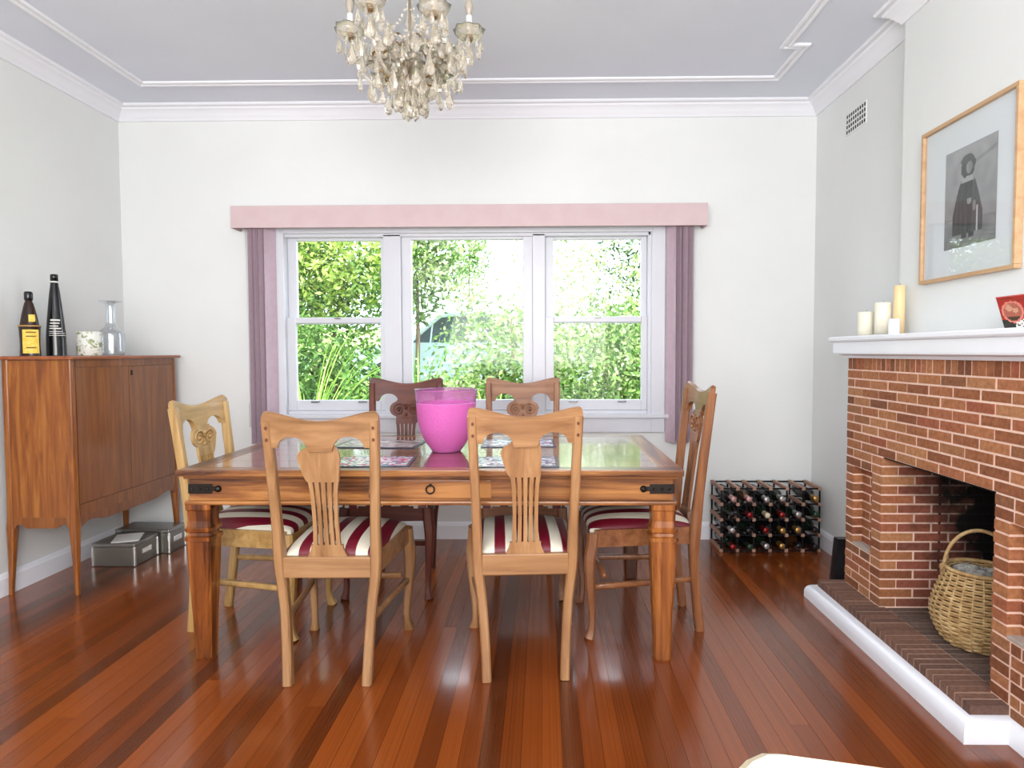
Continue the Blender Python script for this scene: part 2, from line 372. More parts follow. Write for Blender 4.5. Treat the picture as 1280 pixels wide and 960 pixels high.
# ------------------------------------------------------------------ fireplace
fp = empty('fireplace', (0, 0, 0))
HB, PITCH_Z, LB, J = .100, .0413, .1490, .0098
m = MB()      # mortar core, recessed 5 mm behind the brick faces
e_ = .0022
m.box(FX+e_, XR, FY0+e_, FY1-e_, OZ+.002, 1.19)
RD = .045; R1 = (2.95, 3.125); R0 = (1.91, 2.08); RZ0, RZ1 = HB+5*PITCH_Z+.012, HB+14*PITCH_Z
for (a, b, ra, rb) in ((OY1+e_, FY1-e_, R1[0], R1[1]), (FY0+e_, OY0-e_, R0[0], R0[1])):
    m.box(FX+e_+RD, XR-.01, a, b, 0, OZ+.01)
    m.box(FX+e_, FX+e_+RD, a, ra-e_, 0, OZ+.01); m.box(FX+e_, FX+e_+RD, rb+e_, b, 0, OZ+.01)
    m.box(FX+e_, FX+e_+RD, ra-e_, rb+e_, 0, RZ0-.012); m.box(FX+e_, FX+e_+RD, ra-e_, rb+e_, RZ1, OZ+.01)
# firebox walls
XF = 1.95
m.box(XR-.02, XF+.1, OY1+e_, OY1+.1, 0, 1.3); m.box(XR-.02, XF+.1, OY0-.1, OY0-e_, 0, 1.3); m.box(XF+e_, XF+.1, OY0-.1, OY1+.1, 0, 1.3)
m.out('mortar', M_MORTAR, fp)
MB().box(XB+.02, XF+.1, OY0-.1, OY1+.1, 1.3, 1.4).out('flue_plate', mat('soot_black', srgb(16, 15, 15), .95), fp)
for (ra, rb) in (R0, R1): MB().box(FX+.002, FX+RD+.004, ra-.002, rb+.002, RZ0-.014, RZ0, .002).out('ledge', M_LEDGE, fp)
unit = None; HB_NEAR = 2.052
def brick(x0, x1, y0, y1, z0, z1, m_=M_BRICK, parent=fp, name='brick'):
    global unit
    key = m_.name
    if unit is None: unit = {}
    if key not in unit:
        me = bpy.data.meshes.new('brick_'+key); b_ = bmesh.new(); bmesh.ops.create_cube(b_, size=1)
        b_.to_mesh(me); b_.free(); me.materials.append(m_); unit[key] = me
    o = bpy.data.objects.new(name, unit[key]); COL.objects.link(o); o.parent = parent
    o.location = ((x0+x1)/2, (y0+y1)/2, (z0+z1)/2); o.scale = (x1-x0, y1-y0, z1-z0); return o
nfront = 0
for c in range(25):
    z0 = HB+c*PITCH_Z+J*.40; z1 = HB+(c+1)*PITCH_Z-J*.40
    off_ = 0 if c % 2 else LB/2
    spans = [(FY0, FY1, FX, .05)]
    if c < 16:
        spans = []
        for (a, b, ra, rb, near) in ((OY1, FY1, R1[0], R1[1], 0), (FY0, OY0, R0[0], R0[1], 1)):
            if 5 <= c < 14:
                if near: spans += [(a, ra-.001, FX, .05), (ra, rb, FX+RD, .02), (rb+.001, b, FX, 'corner')]
                else: spans += [(a, ra-.001, FX, 'corner'), (ra, rb, FX+RD, .02), (rb+.001, b, FX, .05)]
            else:
                spans += [(a, a+.084, FX, 'corner'), (a+.084+J, b, FX, .05)] if not near else [(a, b-.084-J, FX, .05), (b-.084, b, FX, 'corner')]
    for (a, b, fx, dp) in spans:
        if dp == 'corner':
            L_ = LB-J if c % 2 else LB/2-J*.5
            brick(fx+rnd.uniform(-.0015, .0015), fx+L_, a, b, z0, z1); nfront += 1; continue
        ys = [a]; y = math.floor((a-off_)/LB)*LB+off_
        while y < b:
            if y > a+.028 and y < b-.028: ys.append(y)
            y += LB
        ys.append(b)
        for i in range(len(ys)-1):
            p = ys[i]+(J/2 if i else 0); q = ys[i+1]-(J/2 if i < len(ys)-2 else 0); d = rnd.uniform(-.0015, .0015)
            brick(fx+d, fx+dp, p, q, z0, z1); nfront += 1
yy = FY0
while yy < HB_NEAR: brick(FX, FX+.05, yy, min(yy+LB-J, HB_NEAR), HB-PITCH_Z+.004, HB-.004); yy += LB
n = 36; pw = (FY1-FY0)/n
for k in range(n):
    brick(FX+rnd.uniform(-.0015, .0015), FX+.05, FY0+k*pw+.0032, FY0+(k+1)*pw-.0032, HB+25*PITCH_Z+.003, 1.187); nfront += 1
# end returns of the surround to the wall (few courses seen edge-on)
for c in range(25):
    z0 = HB+c*PITCH_Z+.002; z1 = HB+(c+1)*PITCH_Z-.002
    brick(FX+.055, FX+.055+.1, FY1-.02, FY1, z0, z1)
# far side of the firebox: bricks facing the room end to end
for c in range(20):
    z0 = HB+c*PITCH_Z+J*.40; z1 = HB+(c+1)*PITCH_Z-J*.40
    xx = FX+(LB if c % 2 else LB/2)
    if c >= 16: xx = FX+.02
    while xx < XF-.02:
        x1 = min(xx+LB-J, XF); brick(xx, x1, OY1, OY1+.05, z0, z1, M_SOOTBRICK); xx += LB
m = MB()
for c in range(26):
    z0 = HB+c*PITCH_Z+.003; z1 = HB+(c+1)*PITCH_Z-.003; yy = OY0+(0 if c % 2 else -LB/2)
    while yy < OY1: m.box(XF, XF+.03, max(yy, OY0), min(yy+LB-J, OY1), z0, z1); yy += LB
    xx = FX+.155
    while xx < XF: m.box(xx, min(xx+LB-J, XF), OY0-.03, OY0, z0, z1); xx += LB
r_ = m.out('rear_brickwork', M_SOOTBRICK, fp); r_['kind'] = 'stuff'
# lintel bar
MB().box(FX+.01, FX+.10, OY0-.02, OY1+.02, OZ-.006, OZ+.0015).out('lintel_bar', mat('black_iron', srgb(20, 18, 18), .6, .5), fp)
tag(fp, 'red-brown brick fireplace surround with open firebox and slotted niches', 'fireplace')
# hearth
he = empty('hearth', (0, 0, 0)); HX, HY0, HY1 = 1.350, 2.062, 3.220
MB().box(HX+.003, FX+.02, HY0+.002, HY1-.002, 0, HB-.003).box(FX+.02, XF, OY0, OY1, 0, HB-.003).out('hearth_base', M_GREYMORTAR, he)
n = 29; ph = (HY1-HY0)/n
for k in range(n):
    y0 = HY0+k*ph+(.0045 if k else -.001); y1 = HY0+(k+1)*ph-.0045
    brick(HX, HX+.147, y0, y1, .030, HB+rnd.uniform(-.0015, .0012), M_HBRICK, he)
    if y1 < OY1 and y0 > OY0:
        for j in range(3):
            brick(HX+.152+j*.149, HX+.152+j*.149+.144, y0, y1, .06, HB+rnd.uniform(-.0015, .001), M_ABRICK, he)
lp = [(0, 0), (0.0, .030), (.004, .044), (.012, .056), (.024, .065), (.038, .069), (.046, .069), (.046, 0)]
lip_path = [(FX-.03, FY0-.3), (FX-.03, HY0-.028), (HX-.028, HY0-.028), (HX-.028, HY1+.028), (XR-.1, HY1+.028)]
lip = run([(d-.046, z) for d, z in lp], [(FX+.016, .9), (FX+.016, HY0-.001), (HX-.001, HY0-.001), (HX-.001, HY1+.001), (XR-.06, HY1+.001)][::-1], 'hearth_trim', M_TRIM)
autosmooth(lip, 40); lip.parent = he; lip['label'] = 'white painted rounded timber edging'
tag(he, 'low brown brick hearth slab edged with rounded white timber', 'hearth')
# mantel
mp_ = [(0, 1.188), (.012, 1.188), (.020, 1.200), (.034, 1.206), (.048, 1.207), (.050, 1.214), (.050, 1.262), (.062, 1.266), (.066, 1.272), (.066, 1.284), (.062, 1.289), (0, 1.289)]
mt = empty('mantel_shelf', (0, 0, 0))
q0 = FX-.001
o = run([(d-.06+.06, z) for d, z in mp_], [(q0, 1.72), (q0, FY1+.004), (XR, FY1+.004)], 'moulding', M_TRIM); o.parent = mt
o.data.flip_normals()
vs_fix = run([(-d, z) for d, z in mp_], [(q0, 1.72), (q0, FY1+.004), (XR-.001, FY1+.004)][::-1], 'moulding', M_TRIM)
bpy.data.objects.remove(vs_fix)
MB().box(q0-.0, XB, 1.72, FY1+.004, 1.189, 1.2885).box(XB, XR, YBR1, FY1+.004, 1.189, 1.2885).out('shelf_board', M_TRIM, mt)
tag(mt, 'white painted moulded mantel shelf above the brick fireplace', 'mantel shelf')

# ------------------------------------------------------------------ chairs
def stripes_mat(name, maroon, cream):
    m = mat(name, cream, .42); N, L, b = NT(m); tc = N.new('ShaderNodeTexCoord'); sx = N.new('ShaderNodeSeparateXYZ'); L.new(tc.outputs['Object'], sx.inputs[0])
    def mth(op, a, v):
        q = N.new('ShaderNodeMath'); q.operation = op; L.new(a, q.inputs[0]); q.inputs[1].default_value = v; return q.outputs[0]
    a = mth('ADD', sx.outputs[0], 5.0*.0855+.0855-.012); a = mth('MODULO', a, .0855); a = mth('GREATER_THAN', a, .0445)
    mx = N.new('ShaderNodeMix'); mx.data_type = 'RGBA'; L.new(a, mx.inputs[0]); mx.inputs[6].default_value = cream; mx.inputs[7].default_value = maroon
    L.new(mx.outputs[2], b.inputs['Base Color']); v = coords(N, L, (500, 30, 500)); n = noise_tex(N, L, v, 1); bump(N, L, b, n.outputs[0], .15, .001); return m
M_STRIPE = stripes_mat('maroon_cream_stripe', srgb(104, 14, 34), srgb(214, 208, 190))
def chair(label, woods, H=1.02, carve=False, lobe_r=1.0, group='striped dining chairs round the table', pegs=False, crest_m=None, dip=.036):
    e = empty('dining_chair'); wd, wx_ = woods          # vertical grain / horizontal grain
    bk = lambda z: -.222-.068*max(0, (z-.43)/(H-.43))**1.15
    post_h = H-.035
    for s in (-1, 1):
        pts = curve([(s*.145, -.255, 0), (s*.150, -.240, .12), (s*.160, -.225, .28), (s*.176, -.220, .43), (s*.180, bk(.6), .6), (s*.187, bk(.8), .8), (s*.193, bk(post_h), post_h)], 5)
        secs = []
        for p in pts:
            z = p[2]; wq = .0175+.0035*math.exp(-((z-.45)/.09)**2); dq = .019+.006*math.exp(-((z-.45)/.12)**2)
            secs.append((wq, dq))
        o = MB().sweep(pts, secs, 8, .55, (0, 1, 0)).out('back_post', wd, e); autosmooth(o, 40)
        # front cabriole leg
        pts = curve([(s*.205, .222, .455), (s*.209, .228, .40), (s*.216, .238, .33), (s*.212, .234, .22), (s*.203, .224, .10), (s*.204, .228, .035), (s*.210, .240, .0)], 5)
        secs = []
        for p in pts:
            z = p[2]; q = .0135+.0125*max(0, min(1, (z-.08)/.27))**1.2+.007*math.exp(-(z/.025)**2); secs.append((q, q))
        o = MB().sweep(pts, secs, 8, .45, (0, 1, 0)).out('front_leg', wd, e); autosmooth(o, 40)
        # side rail and stretcher
        m = MB(); 
        m.add([(s*.158, -.212, .395), (s*.180, -.212, .395), (s*.180, -.212, .468), (s*.158, -.212, .468), (s*.196, .215, .395), (s*.220, .215, .395), (s*.220, .215, .468), (s*.196, .215, .468)],
              [(0, 1, 2, 3), (4, 5, 6, 7), (0, 1, 5, 4), (1, 2, 6, 5), (2, 3, 7, 6), (3, 0, 4, 7)]); m.out('seat_rail', wx_, e)
        MB().sweep(curve([(s*.157, -.225, .235), (s*.18, .0, .228), (s*.207, .226, .222)], 3), (.011, .013), 8, .4, (0, 0, 1)).out('side_stretcher', wx_, e, True)
    MB().box(-.163, .163, -.240, -.214, .393, .470, .003).out('seat_rail', wx_, e)
    m = MB(); pl = [(-.2, .215)]+[(-.2+.4*t/10, .232+.016*math.sin(PI*t/10)) for t in range(11)]+[(.2, .215)]
    m.prism(pl, 'z', .392, .466); m.out('seat_rail', wx_, e)
    MB().sweep([(-.190, .17, .262), (0, .175, .262), (.190, .17, .262)], (.010, .012), 8, .4, (0, 0, 1)).out('front_stretcher', wx_, e, True)
    # crest rail
    nx = 56; vs = []; fs = []; ch_ = .135
    def topz(x): t = abs(x)/.21; return H-dip*(math.cos(min(1, t)*PI)*.5+.5)**.85-(.016*max(0, (t-.90)/.10)**2.2)
    def botz(x):
        a = abs(abs(x)-.106)/.056
        if a < 1: return H-ch_+.002+.040*math.sqrt(1-a*a)
        if abs(x) < .06: return H-ch_-.012
        return H-ch_
    for i in range(nx+1):
        x = -.210+.42*i/nx; cv = .020*(1-(x/.21)**2)
        zt, zb = topz(x), botz(x)
        for (z, dy) in ((zt, 0), (zt-.006, -.012), (zb, -.012), (zb, .010), (zt-.006, .010)):
            sc = 1-.055*(H-z)/ch_; vs.append((x*sc, bk(z)+dy-cv+.002, z))
    for i in range(nx):
        for k in range(5): k2 = (k+1) % 5; fs.append((i*5+k, i*5+k2, i*5+5+k2, i*5+5+k))
    fs += [tuple(range(5)), tuple(nx*5+k for k in range(5))]
    autosmooth(link('crest_rail', vs, fs, crest_m or wx_, e), 35)
    # splat
    zt, z0 = H-ch_-.004, .478
    zs1 = H-.262                         # where the slots begin
    def half(z, r):
        d = H-z
        if d < .262:
            base = .052+.004*(d-.13)/.13; lob = .038*math.sqrt(max(0, 1-((d-.178)/.040)**2)) if abs(d-.178) < .040 else 0
            t = max(0, (d-.178)/.084) if d > .178 else 0
            if r: return base+lob*lobe_r if not (lobe_r < 1 and d > .178) else base+.036*lobe_r*max(0, 1-t)
            return base+(lob if d <= .178 else .036*max(0, 1-t)**.7)
        return .056-.012*math.sin(min(1, (z-z0)/(zs1-z0))*PI)*.5
    def ysp(z, x=0): return bk(z)-.010*(1-(x/.1)**2)*min(1, max(0, (z-.5)/.3))
    def plate(za, zb, n, fl, fr, name, th=.0065):
        vs = []; fs = []
        for i in range(n+1):
            z = zb+(za-zb)*i/n; a, b = -fl(z), fr(z)
            for j in range(5):
                x = a+(b-a)*j/4; vs += [(x, ysp(z, x)-th, z), (x, ysp(z, x)+th, z)]
        for i in range(n):
            for j in range(4):
                p = i*10+j*2; fs += [(p, p+2, p+12, p+10), (p+1, p+11, p+13, p+3)]
            fs += [(i*10, i*10+10, i*10+11, i*10+1), (i*10+8, i*10+9, i*10+19, i*10+18)]
        for i in (0, n):
            for j in range(4): p = i*10+j*2; fs.append((p, p+1, p+3, p+2))
        return vs, fs
    m = MB(); m.add(*plate(zs1, zt+.012, 20, lambda z: half(z, 0), lambda z: half(z, 1), 's'))
    m.add(*plate(z0-.01, .515, 4, lambda z: .058+.014*max(0, (.50-z)/.03), lambda z: .058+.014*max(0, (.50-z)/.03), 's'))
    for k in range(5):                    # five bars between four slots
        zz = [zs1+.002+( .513-zs1-.002)*i/8 for i in range(9)]
        def c(z): hw = half(z, 0); bw_ = hw*2/5; return -hw+bw_*(k+.5), bw_*.34
        vs = []; fs = []
        for z in zz:
            cx_, hb = c(z)
            for (dx, dy) in ((-hb, -.006), (hb, -.006), (hb, .006), (-hb, .006)): vs.append((cx_+dx, ysp(z, cx_)+dy, z))
        for i in range(8):
            for q in range(4): fs.append((i*4+q, i*4+(q+1) % 4, i*4+4+(q+1) % 4, i*4+4+q))
        m.add(vs, fs)
    m.out('splat', wd, e)
    if carve:
        m = MB(); zc = H-.182
        for s in (-1, 1):
            pts = []
            for i in range(34):
                a = i/33*PI*3.6; r = .036*(1-i/40); pts.append((s*(.040-r*math.cos(a)), ysp(zc)+.010, zc+r*math.sin(a)))
            m.sweep(pts, (.0045, .005), 6, 0, (0, 1, 0))
            m.sphere((s*.040, ysp(zc)+.010, zc), .009, 6)
        pts = [(.078*math.cos(a), ysp(zc)+.009, zc-.004+.045*math.sin(a)) for a in [PI+PI*i/16 for i in range(17)]]
        m.sweep(pts, (.005, .005), 6, 0, (0, 1, 0)); m.sphere((0, ysp(zc)+.01, zc+.022), .011, 6); m.sphere((0, ysp(zc)+.01, zc-.03), .009, 6)
        m.out('carving', wd, e, True)
    if pegs:
        for s in (-1, 1):
            for z in (H-.062, H-.105):
                m = MB(); x = s*.190; y = bk(z)-.022; m.add([(x+.0052*math.cos(a), y, z+.0065*math.sin(a)) for a in [2*PI*i/10 for i in range(10)]]+[(x+.0052*math.cos(a), y+.014, z+.0065*math.sin(a)) for a in [2*PI*i/10 for i in range(10)]],
                      [tuple(range(10))]+[(i, (i+1) % 10, 10+(i+1) % 10, 10+i) for i in range(10)]); m.out('peg', mat('peg_dark', srgb(96, 50, 22), .6), e)
    # cushion
    nu, nv = 20, 20; vs = []; fs = []
    for i in range(nu+1):
        for j in range(nv+1):
            u = -1+2*i/nu; v = -1+2*j/nv
            uu_ = math.copysign(1-(1-abs(u))**1.6, u); vv_ = math.copysign(1-(1-abs(v))**1.6, v)
            y = .012+.222*vv_+.010*(1-uu_*uu_)*(vv_ > 0)*vv_; hw = .168+(.204-.168)*(vv_+1)/2; x = uu_*hw
            e1 = (1-abs(uu_)**5)**.5; e2 = (1-abs(vv_)**5)**.5
            z = .468+.038*min(e1, 1)*e2+.022*(1-uu_**2)*(1-vv_**2*.7)
            vs.append((x, y, z))
    for i in range(nu):
        for j in range(nv): p = i*(nv+1)+j; fs.append((p, p+nv+1, p+nv+2, p+1))
    edge = [i*(nv+1) for i in range(nu+1)]+[nu*(nv+1)+j for j in range(1, nv+1)]+[i*(nv+1)+nv for i in range(nu-1, -1, -1)]+[j for j in range(nv-1, 0, -1)]
    k0 = len(vs); vs += [(vs[i][0], vs[i][1], .455) for i in edge]
    ne = len(edge); fs += [(edge[i], edge[(i+1) % ne], k0+(i+1) % ne, k0+i) for i in range(ne)]; fs.append(tuple(range(k0, k0+ne)))
    autosmooth(link('cushion', vs, fs, M_STRIPE, e), 60)
    e['label'] = label; e['category'] = 'chair'; e['group'] = group; return e
def wset(n, d, m_, l_, **k): return (wood(n+'_upright', d, m_, l_, 'z', **k), wood(n+'_crosswise', d, m_, l_, 'x', **k))
W_LIGHT = wset('golden_oak', srgb(122, 84, 50), srgb(154, 113, 74), srgb(176, 136, 94), rough=.4)
W_LIGHT2 = wset('honey_oak', srgb(128, 86, 52), srgb(160, 116, 76), srgb(184, 142, 98), rough=.42)
W_OLIVE = wset('pale_oak', srgb(142, 108, 60), srgb(174, 138, 84), srgb(196, 162, 108), rough=.35)
W_DARK = wset('mahogany_red', srgb(60, 26, 18), srgb(90, 42, 30), srgb(110, 56, 40), rough=.55, coat=.05)
W_MID = wset('rosy_brown', srgb(112, 74, 50), srgb(142, 98, 70), srgb(160, 116, 86), rough=.55, coat=.05)
W_MID2 = wset('brown_oak', srgb(104, 62, 36), srgb(138, 88, 54), srgb(162, 110, 70), rough=.3)
W_CREAM = wset('cream_painted', srgb(200, 186, 150), srgb(208, 196, 162), srgb(216, 206, 176), rough=.3)
GC = 'striped-seat dining chairs round the table'
def place(c, x, y, rz): c.location = (x, y, 0); c.rotation_euler = (0, 0, rz)
place(chair('golden oak chair seen from behind, slotted splat, at the cabinet end of the table', W_LIGHT, 1.015, lobe_r=.30, pegs=True, group=GC), -.797, 2.618, math.radians(1))
place(chair('honey oak chair seen from behind, slotted splat, at the fireplace end of the table', W_LIGHT2, 1.025, lobe_r=.12, pegs=True, group=GC), -.082, 2.66, math.radians(4))
place(chair('pale oak chair with carved round splat at the table end beside the wooden cabinet', W_OLIVE, 1.02, carve=True, group=GC), -1.278, 2.955, math.radians(-94.5))
place(chair('brown carved chair seen side-on at the table end nearer the wine rack', W_MID2, 1.08, carve=True, group=GC), .424, 2.985, math.radians(92.5))
place(chair('dark red carved chair behind the table, partly hidden by the magenta vase', W_DARK, 1.08, carve=True, group=GC), -.772, 3.44, math.radians(180))
place(chair('rosy brown carved chair behind the table, tallest in front of the window mullion', W_MID, 1.08, carve=True, group=GC), -.112, 3.44, math.radians(180))
c7 = chair('pale cream chair, only its crest showing at the bottom edge of the picture', W_CREAM, 1.024, dip=.0095)
del c7['group']
place(c7, .305, .607, 0)

# ------------------------------------------------------------------ table
def table_wood(name, axis, cs, sc=1.0, rough=.3, coat=.2):
    m = wood(name, cs[0], cs[1], cs[2], axis, rough, coat, sc, .55); return m
TW = (srgb(70, 36, 16), srgb(132, 80, 38), srgb(176, 120, 66))
TL_ = (srgb(72, 34, 12), srgb(130, 70, 26), srgb(168, 104, 46))
M_TX = table_wood('sheesham_lengthwise', 'x', TW, .7); M_TY = table_wood('sheesham_crosswise', 'y', TW, .7); M_TZ = table_wood('sheesham_upright', 'z', TL_, .8)
M_TOP = table_wood('sheesham_top', 'x', (srgb(84, 44, 22), srgb(126, 72, 38), srgb(158, 100, 60)), .6, .22, .85)
M_IRON = mat('blackened_iron', srgb(42, 36, 32), .45, .7)
tb = empty('dining_table', (-.442, 3.06, 0))
A, B = .985, .540    # half length, half depth of top
n = 6
for k in range(n):
    y0 = -B+.07+k*(2*B-.14)/n; MB().box(-A+.09, A-.09, y0+.0004, y0+(2*B-.14)/n-.0004, .742, .7655, .0012).out('top_board', M_TOP, tb)
for s in (-1, 1): MB().box(-A, A, s*B-(.07 if s > 0 else 0)+(0), s*B+(.07 if s < 0 else 0), .741, .766, .004).out('top_edge', M_TX, tb)
for s in (-1, 1): MB().box(s*A-(.09 if s > 0 else 0), s*A+(.09 if s < 0 else 0), -B+.07, B-.07, .741, .766, .004).out('top_edge', M_TY, tb)
for s in (-1, 1):
    MB().box(-A+.02, A-.02, s*(B-.03)-.010, s*(B-.03)+.010, .727, .742, .004).out('moulding', M_TX, tb)
    MB().box(-A+.035, A-.035, s*(B-.048)-.012, s*(B-.048)+.012, .640, .728, .002).out('apron', M_TX, tb)
    MB().box(-A+.022, A-.022, s*(B-.038)-.018, s*(B-.038)+.018, .624, .640, .005).out('moulding', M_TX, tb)
    MB().box(s*(A-.048)-.012, s*(A-.048)+.012, -B+.06, B-.06, .640, .728, .002).out('apron', M_TY, tb)
    MB().box(s*(A-.038)-.018, s*(A-.038)+.018, -B+.06, B-.06, .624, .640, .005).out('moulding', M_TY, tb)
dr = MB().box(-.24, .24, -B+.0335, -B+.040, .650, .720, .002).out('drawer', M_TX, tb)
m = MB()
m.sweep([(.003+.016*math.cos(a), -B+.024, .686+.016*math.sin(a)) for a in [2*PI*i/20 for i in range(21)]], (.0032, .0032), 6, 0, (0, 1, 0)); m.sphere((.003, -B+.028, .702), .006, 6)
m.out('ring_pull', M_IRON, dr, True)
for sx in (-1, 1):
    for sy in (-1, 1):
        cx_, cy_ = sx*(A-.071), sy*(B-.071)
        prof_ = [(.008, .033), (.06, .034), (.16, .037), (.40, .047), (.470, .049), (.480, .049), (.482, .055), (.496, .055), (.500, .045), (.512, .043), (.518, .052), (.530, .054), (.536, .047), (.560, .044), (.600, .046), (.605, .050), (.626, .050)]
        m = MB(); vs = []; fs = []
        for (z, h) in [(0, .031)]+prof_:
            ch2 = .008; 
            for (a, b) in ((-h+ch2, -h), (h-ch2, -h), (h, -h+ch2), (h, h-ch2), (h-ch2, h), (-h+ch2, h), (-h, h-ch2), (-h, -h+ch2)): vs.append((cx_+a, cy_+b, z))
        for i in range(len(prof_)):
            for k in range(8): fs.append((i*8+k, i*8+(k+1) % 8, i*8+8+(k+1) % 8, i*8+8+k))
        fs += [tuple(range(8)), tuple(len(prof_)*8+k for k in range(8))]
        m.add(vs, fs); m.out('leg', M_TZ, tb)
        # iron corner strap
        m = MB(); yy = sy*(B-.036); xe = sx*(A-.035)
        a, b = sorted((xe, xe-sx*.092)); c, d = sorted((yy, yy+sy*.006)); m.box(a, b, c, d, .668, .706, .002)
        a, b = sorted((xe-sx*.088, xe-sx*.112)); m.box(a, b, c, d, .678, .697, .003); m.sphere((xe-sx*.116, yy+sy*.003, .687), .014, 6)
        for q in (.016, .045, .075): m.sphere((xe-sx*q, yy+sy*.006, .687), .006, 6)
        xx = sx*(A-.036); a, b = sorted((xx, xx+sx*.006)); c, d = sorted((yy, yy-sy*.12)); m.box(a, b, c, d, .668, .706, .002)
        m.out('iron_strap', M_IRON, tb)
tag(tb, 'large reddish timber dining table with carved block legs and iron straps', 'table')

# ------------------------------------------------------------------ things on the table
def print_mesh(name, w_, d_, fn, nx, ny, th, matl, parent=None, vertical=None):
    """flat printed sheet: grid with a colour per cell"""
    vs = []; fs = []; cols = []
    for j in range(ny+1):
        for i in range(nx+1): vs.append((-w_/2+w_*i/nx, -d_/2+d_*j/ny, th))
    for j in range(ny):
        for i in range(nx): p = j*(nx+1)+i; fs.append((p, p+1, p+nx+2, p+nx+1)); cols.append(fn((i+.5)/nx, (j+.5)/ny))
    b_ = [0, nx, (ny+1)*(nx+1)-1, ny*(nx+1)]; k = len(vs); vs += [(vs[i][0], vs[i][1], 0) for i in b_]
    fs += [(k+3, k+2, k+1, k)]+[(b_[i], k+i, k+(i+1) % 4, b_[(i+1) % 4]) for i in range(4)]; cols += [cols[0]]*5
    me = bpy.data.meshes.new(name); me.from_pydata(vs, [], fs); at = me.color_attributes.new('print', 'BYTE_COLOR', 'CORNER')
    for p in me.polygons:
        for li in p.loop_indices: at.data[li].color = cols[p.index]
    me.materials.append(matl); o = bpy.data.objects.new(name, me); COL.objects.link(o); o.parent = parent; return o
def print_mat(name, rough):
    m = mat(name, (1, 1, 1, 1), rough); N, L, b = NT(m); a = N.new('ShaderNodeVertexColor'); a.layer_name = 'print'; L.new(a.outputs[0], b.inputs['Base Color']); return m
M_PRINT = print_mat('printed_gloss', .22); M_PHOTO = print_mat('printed_photo', .5)
def matfn(seed, pal):
    def f(u, v):
        if u < .03 or u > .97 or v < .04 or v > .96: return srgb(52, 60, 84)
        q = noise.noise(Vector((u*5+seed*9, v*9, seed)))*.5+.5; q2 = noise.noise(Vector((u*14, v*16+seed*5, 3)))*.5+.5
        i = int(min(.999, max(0, q*1.3-.15+.3*(q2-.5)))*len(pal)); return srgb(*pal[i])
    return f
PAL = [(70, 66, 96), (236, 236, 240), (150, 96, 146), (226, 214, 222), (206, 84, 130), (120, 160, 176), (240, 240, 238), (96, 110, 150)]
GP = 'printed placemats on the dining table'
for (x, y, w_, d_, rz, s_, lab) in ((-.70, 2.71, .32, .25, 3, 1, 'pink and white printed placemat before the golden oak chair'), (-.80, 3.24, .40, .27, -3, 2, 'greyish printed placemat beside the magenta vase, before the dark red chair'),
                               (-.115, 2.70, .36, .25, 0, 3, 'blue, mauve and white printed placemat before the honey oak chair'), (-.12, 3.26, .36, .26, 2, 4, 'blue-grey printed placemat before the rosy brown chair')):
    pal = PAL if s_ != 2 else [(150, 130, 128), (196, 180, 174), (170, 150, 150), (120, 108, 116), (206, 196, 190)]
    if s_ > 2: pal = [(70, 80, 110), (216, 222, 232), (110, 140, 170), (232, 232, 236), (150, 110, 150), (60, 60, 86), (196, 206, 220)]
    e = print_mesh('placemat', w_, d_, matfn(s_, pal), 26, 20, .004, M_PRINT); e.location = (x, y, .7664); e.rotation_euler = (0, 0, math.radians(rz)); tag(e, lab, 'placemat', GP)
def vase_mat(name, col, tr_, rough):
    m = mat(name, col, rough, trans=tr_, ior=1.2, spec=.5); N, L, b = NT(m)
    v = coords(N, L, (1, 1, 1)); vo = N.new('ShaderNodeTexVoronoi'); vo.inputs['Scale'].default_value = 75; L.new(v, vo.inputs['Vector'])
    bump(N, L, b, vo.outputs['Distance'], .5, .003); return m
M_VASE = vase_mat('magenta_crackle_glass', srgb(236, 128, 206), .4, .35); M_VRIM = vase_mat('pink_clear_glass', srgb(248, 190, 240), .9, .08)
vz = empty('vase', (-.443, 3.02, .7655))
def vr(z): return [(.004, .0), (.058, 0), (.066, .004)]
outer = curve([(.066, .003), (.092, .040), (.116, .085), (.130, .140), (.135, .195), (.1365, .225)], 5); rimo = curve([(.1365, .225), (.139, .250), (.144, .287)], 4)
th = .004
MB().lathe([(0, 0), (.060, 0)]+outer+[(r-th, z) for r, z in outer[::-1]][:-1]+[(.060, .012), (0, .012)], 40, cap=False).out('bowl', M_VASE, vz, True)
MB().lathe(rimo+[(r-.003, z) for r, z in rimo[::-1]]+[rimo[0]], 40, cap=False).out('rim', M_VRIM, vz, True)
tag(vz, 'magenta textured glass vase with a clear pink rim on the table', 'vase')

# ------------------------------------------------------------------ cabinet
M_CAB = wood('teak_veneer', srgb(112, 58, 16), srgb(142, 80, 26), srgb(166, 106, 44), 'z', .28, .3, 1.6, .8)
M_CABD = wood('teak_veneer_door', srgb(102, 54, 18), srgb(128, 72, 26), srgb(150, 92, 40), 'z', .28, .3, 1.4)
M_CABT = wood('teak_top', srgb(120, 60, 30), srgb(150, 80, 42), srgb(172, 100, 58), 'y', .28, .3, .9)
CX0, CX1, CY0, CY1, CZ0, CZ1 = -2.700, -2.345, 3.245, 4.185, .375, 1.188
cb = empty('cabinet', (CX1, CY0, 0)); cb.location = (0, 0, 0)
MB().box(CX0-.008, CX1+.022, CY0-.022, CY1+.022, 1.190, 1.207, .005).out('top', M_CABT, cb)
MB().box(CX0+.02, CX1-.014, CY0+.014, CY1-.01, CZ0, 1.190).out('carcass', M_CAB, cb)
MB().box(CX0+.035, CX1-.03, CY0+.004, CY0+.012, CZ0+.02, 1.185, .001).out('end_panel', M_CAB, cb)
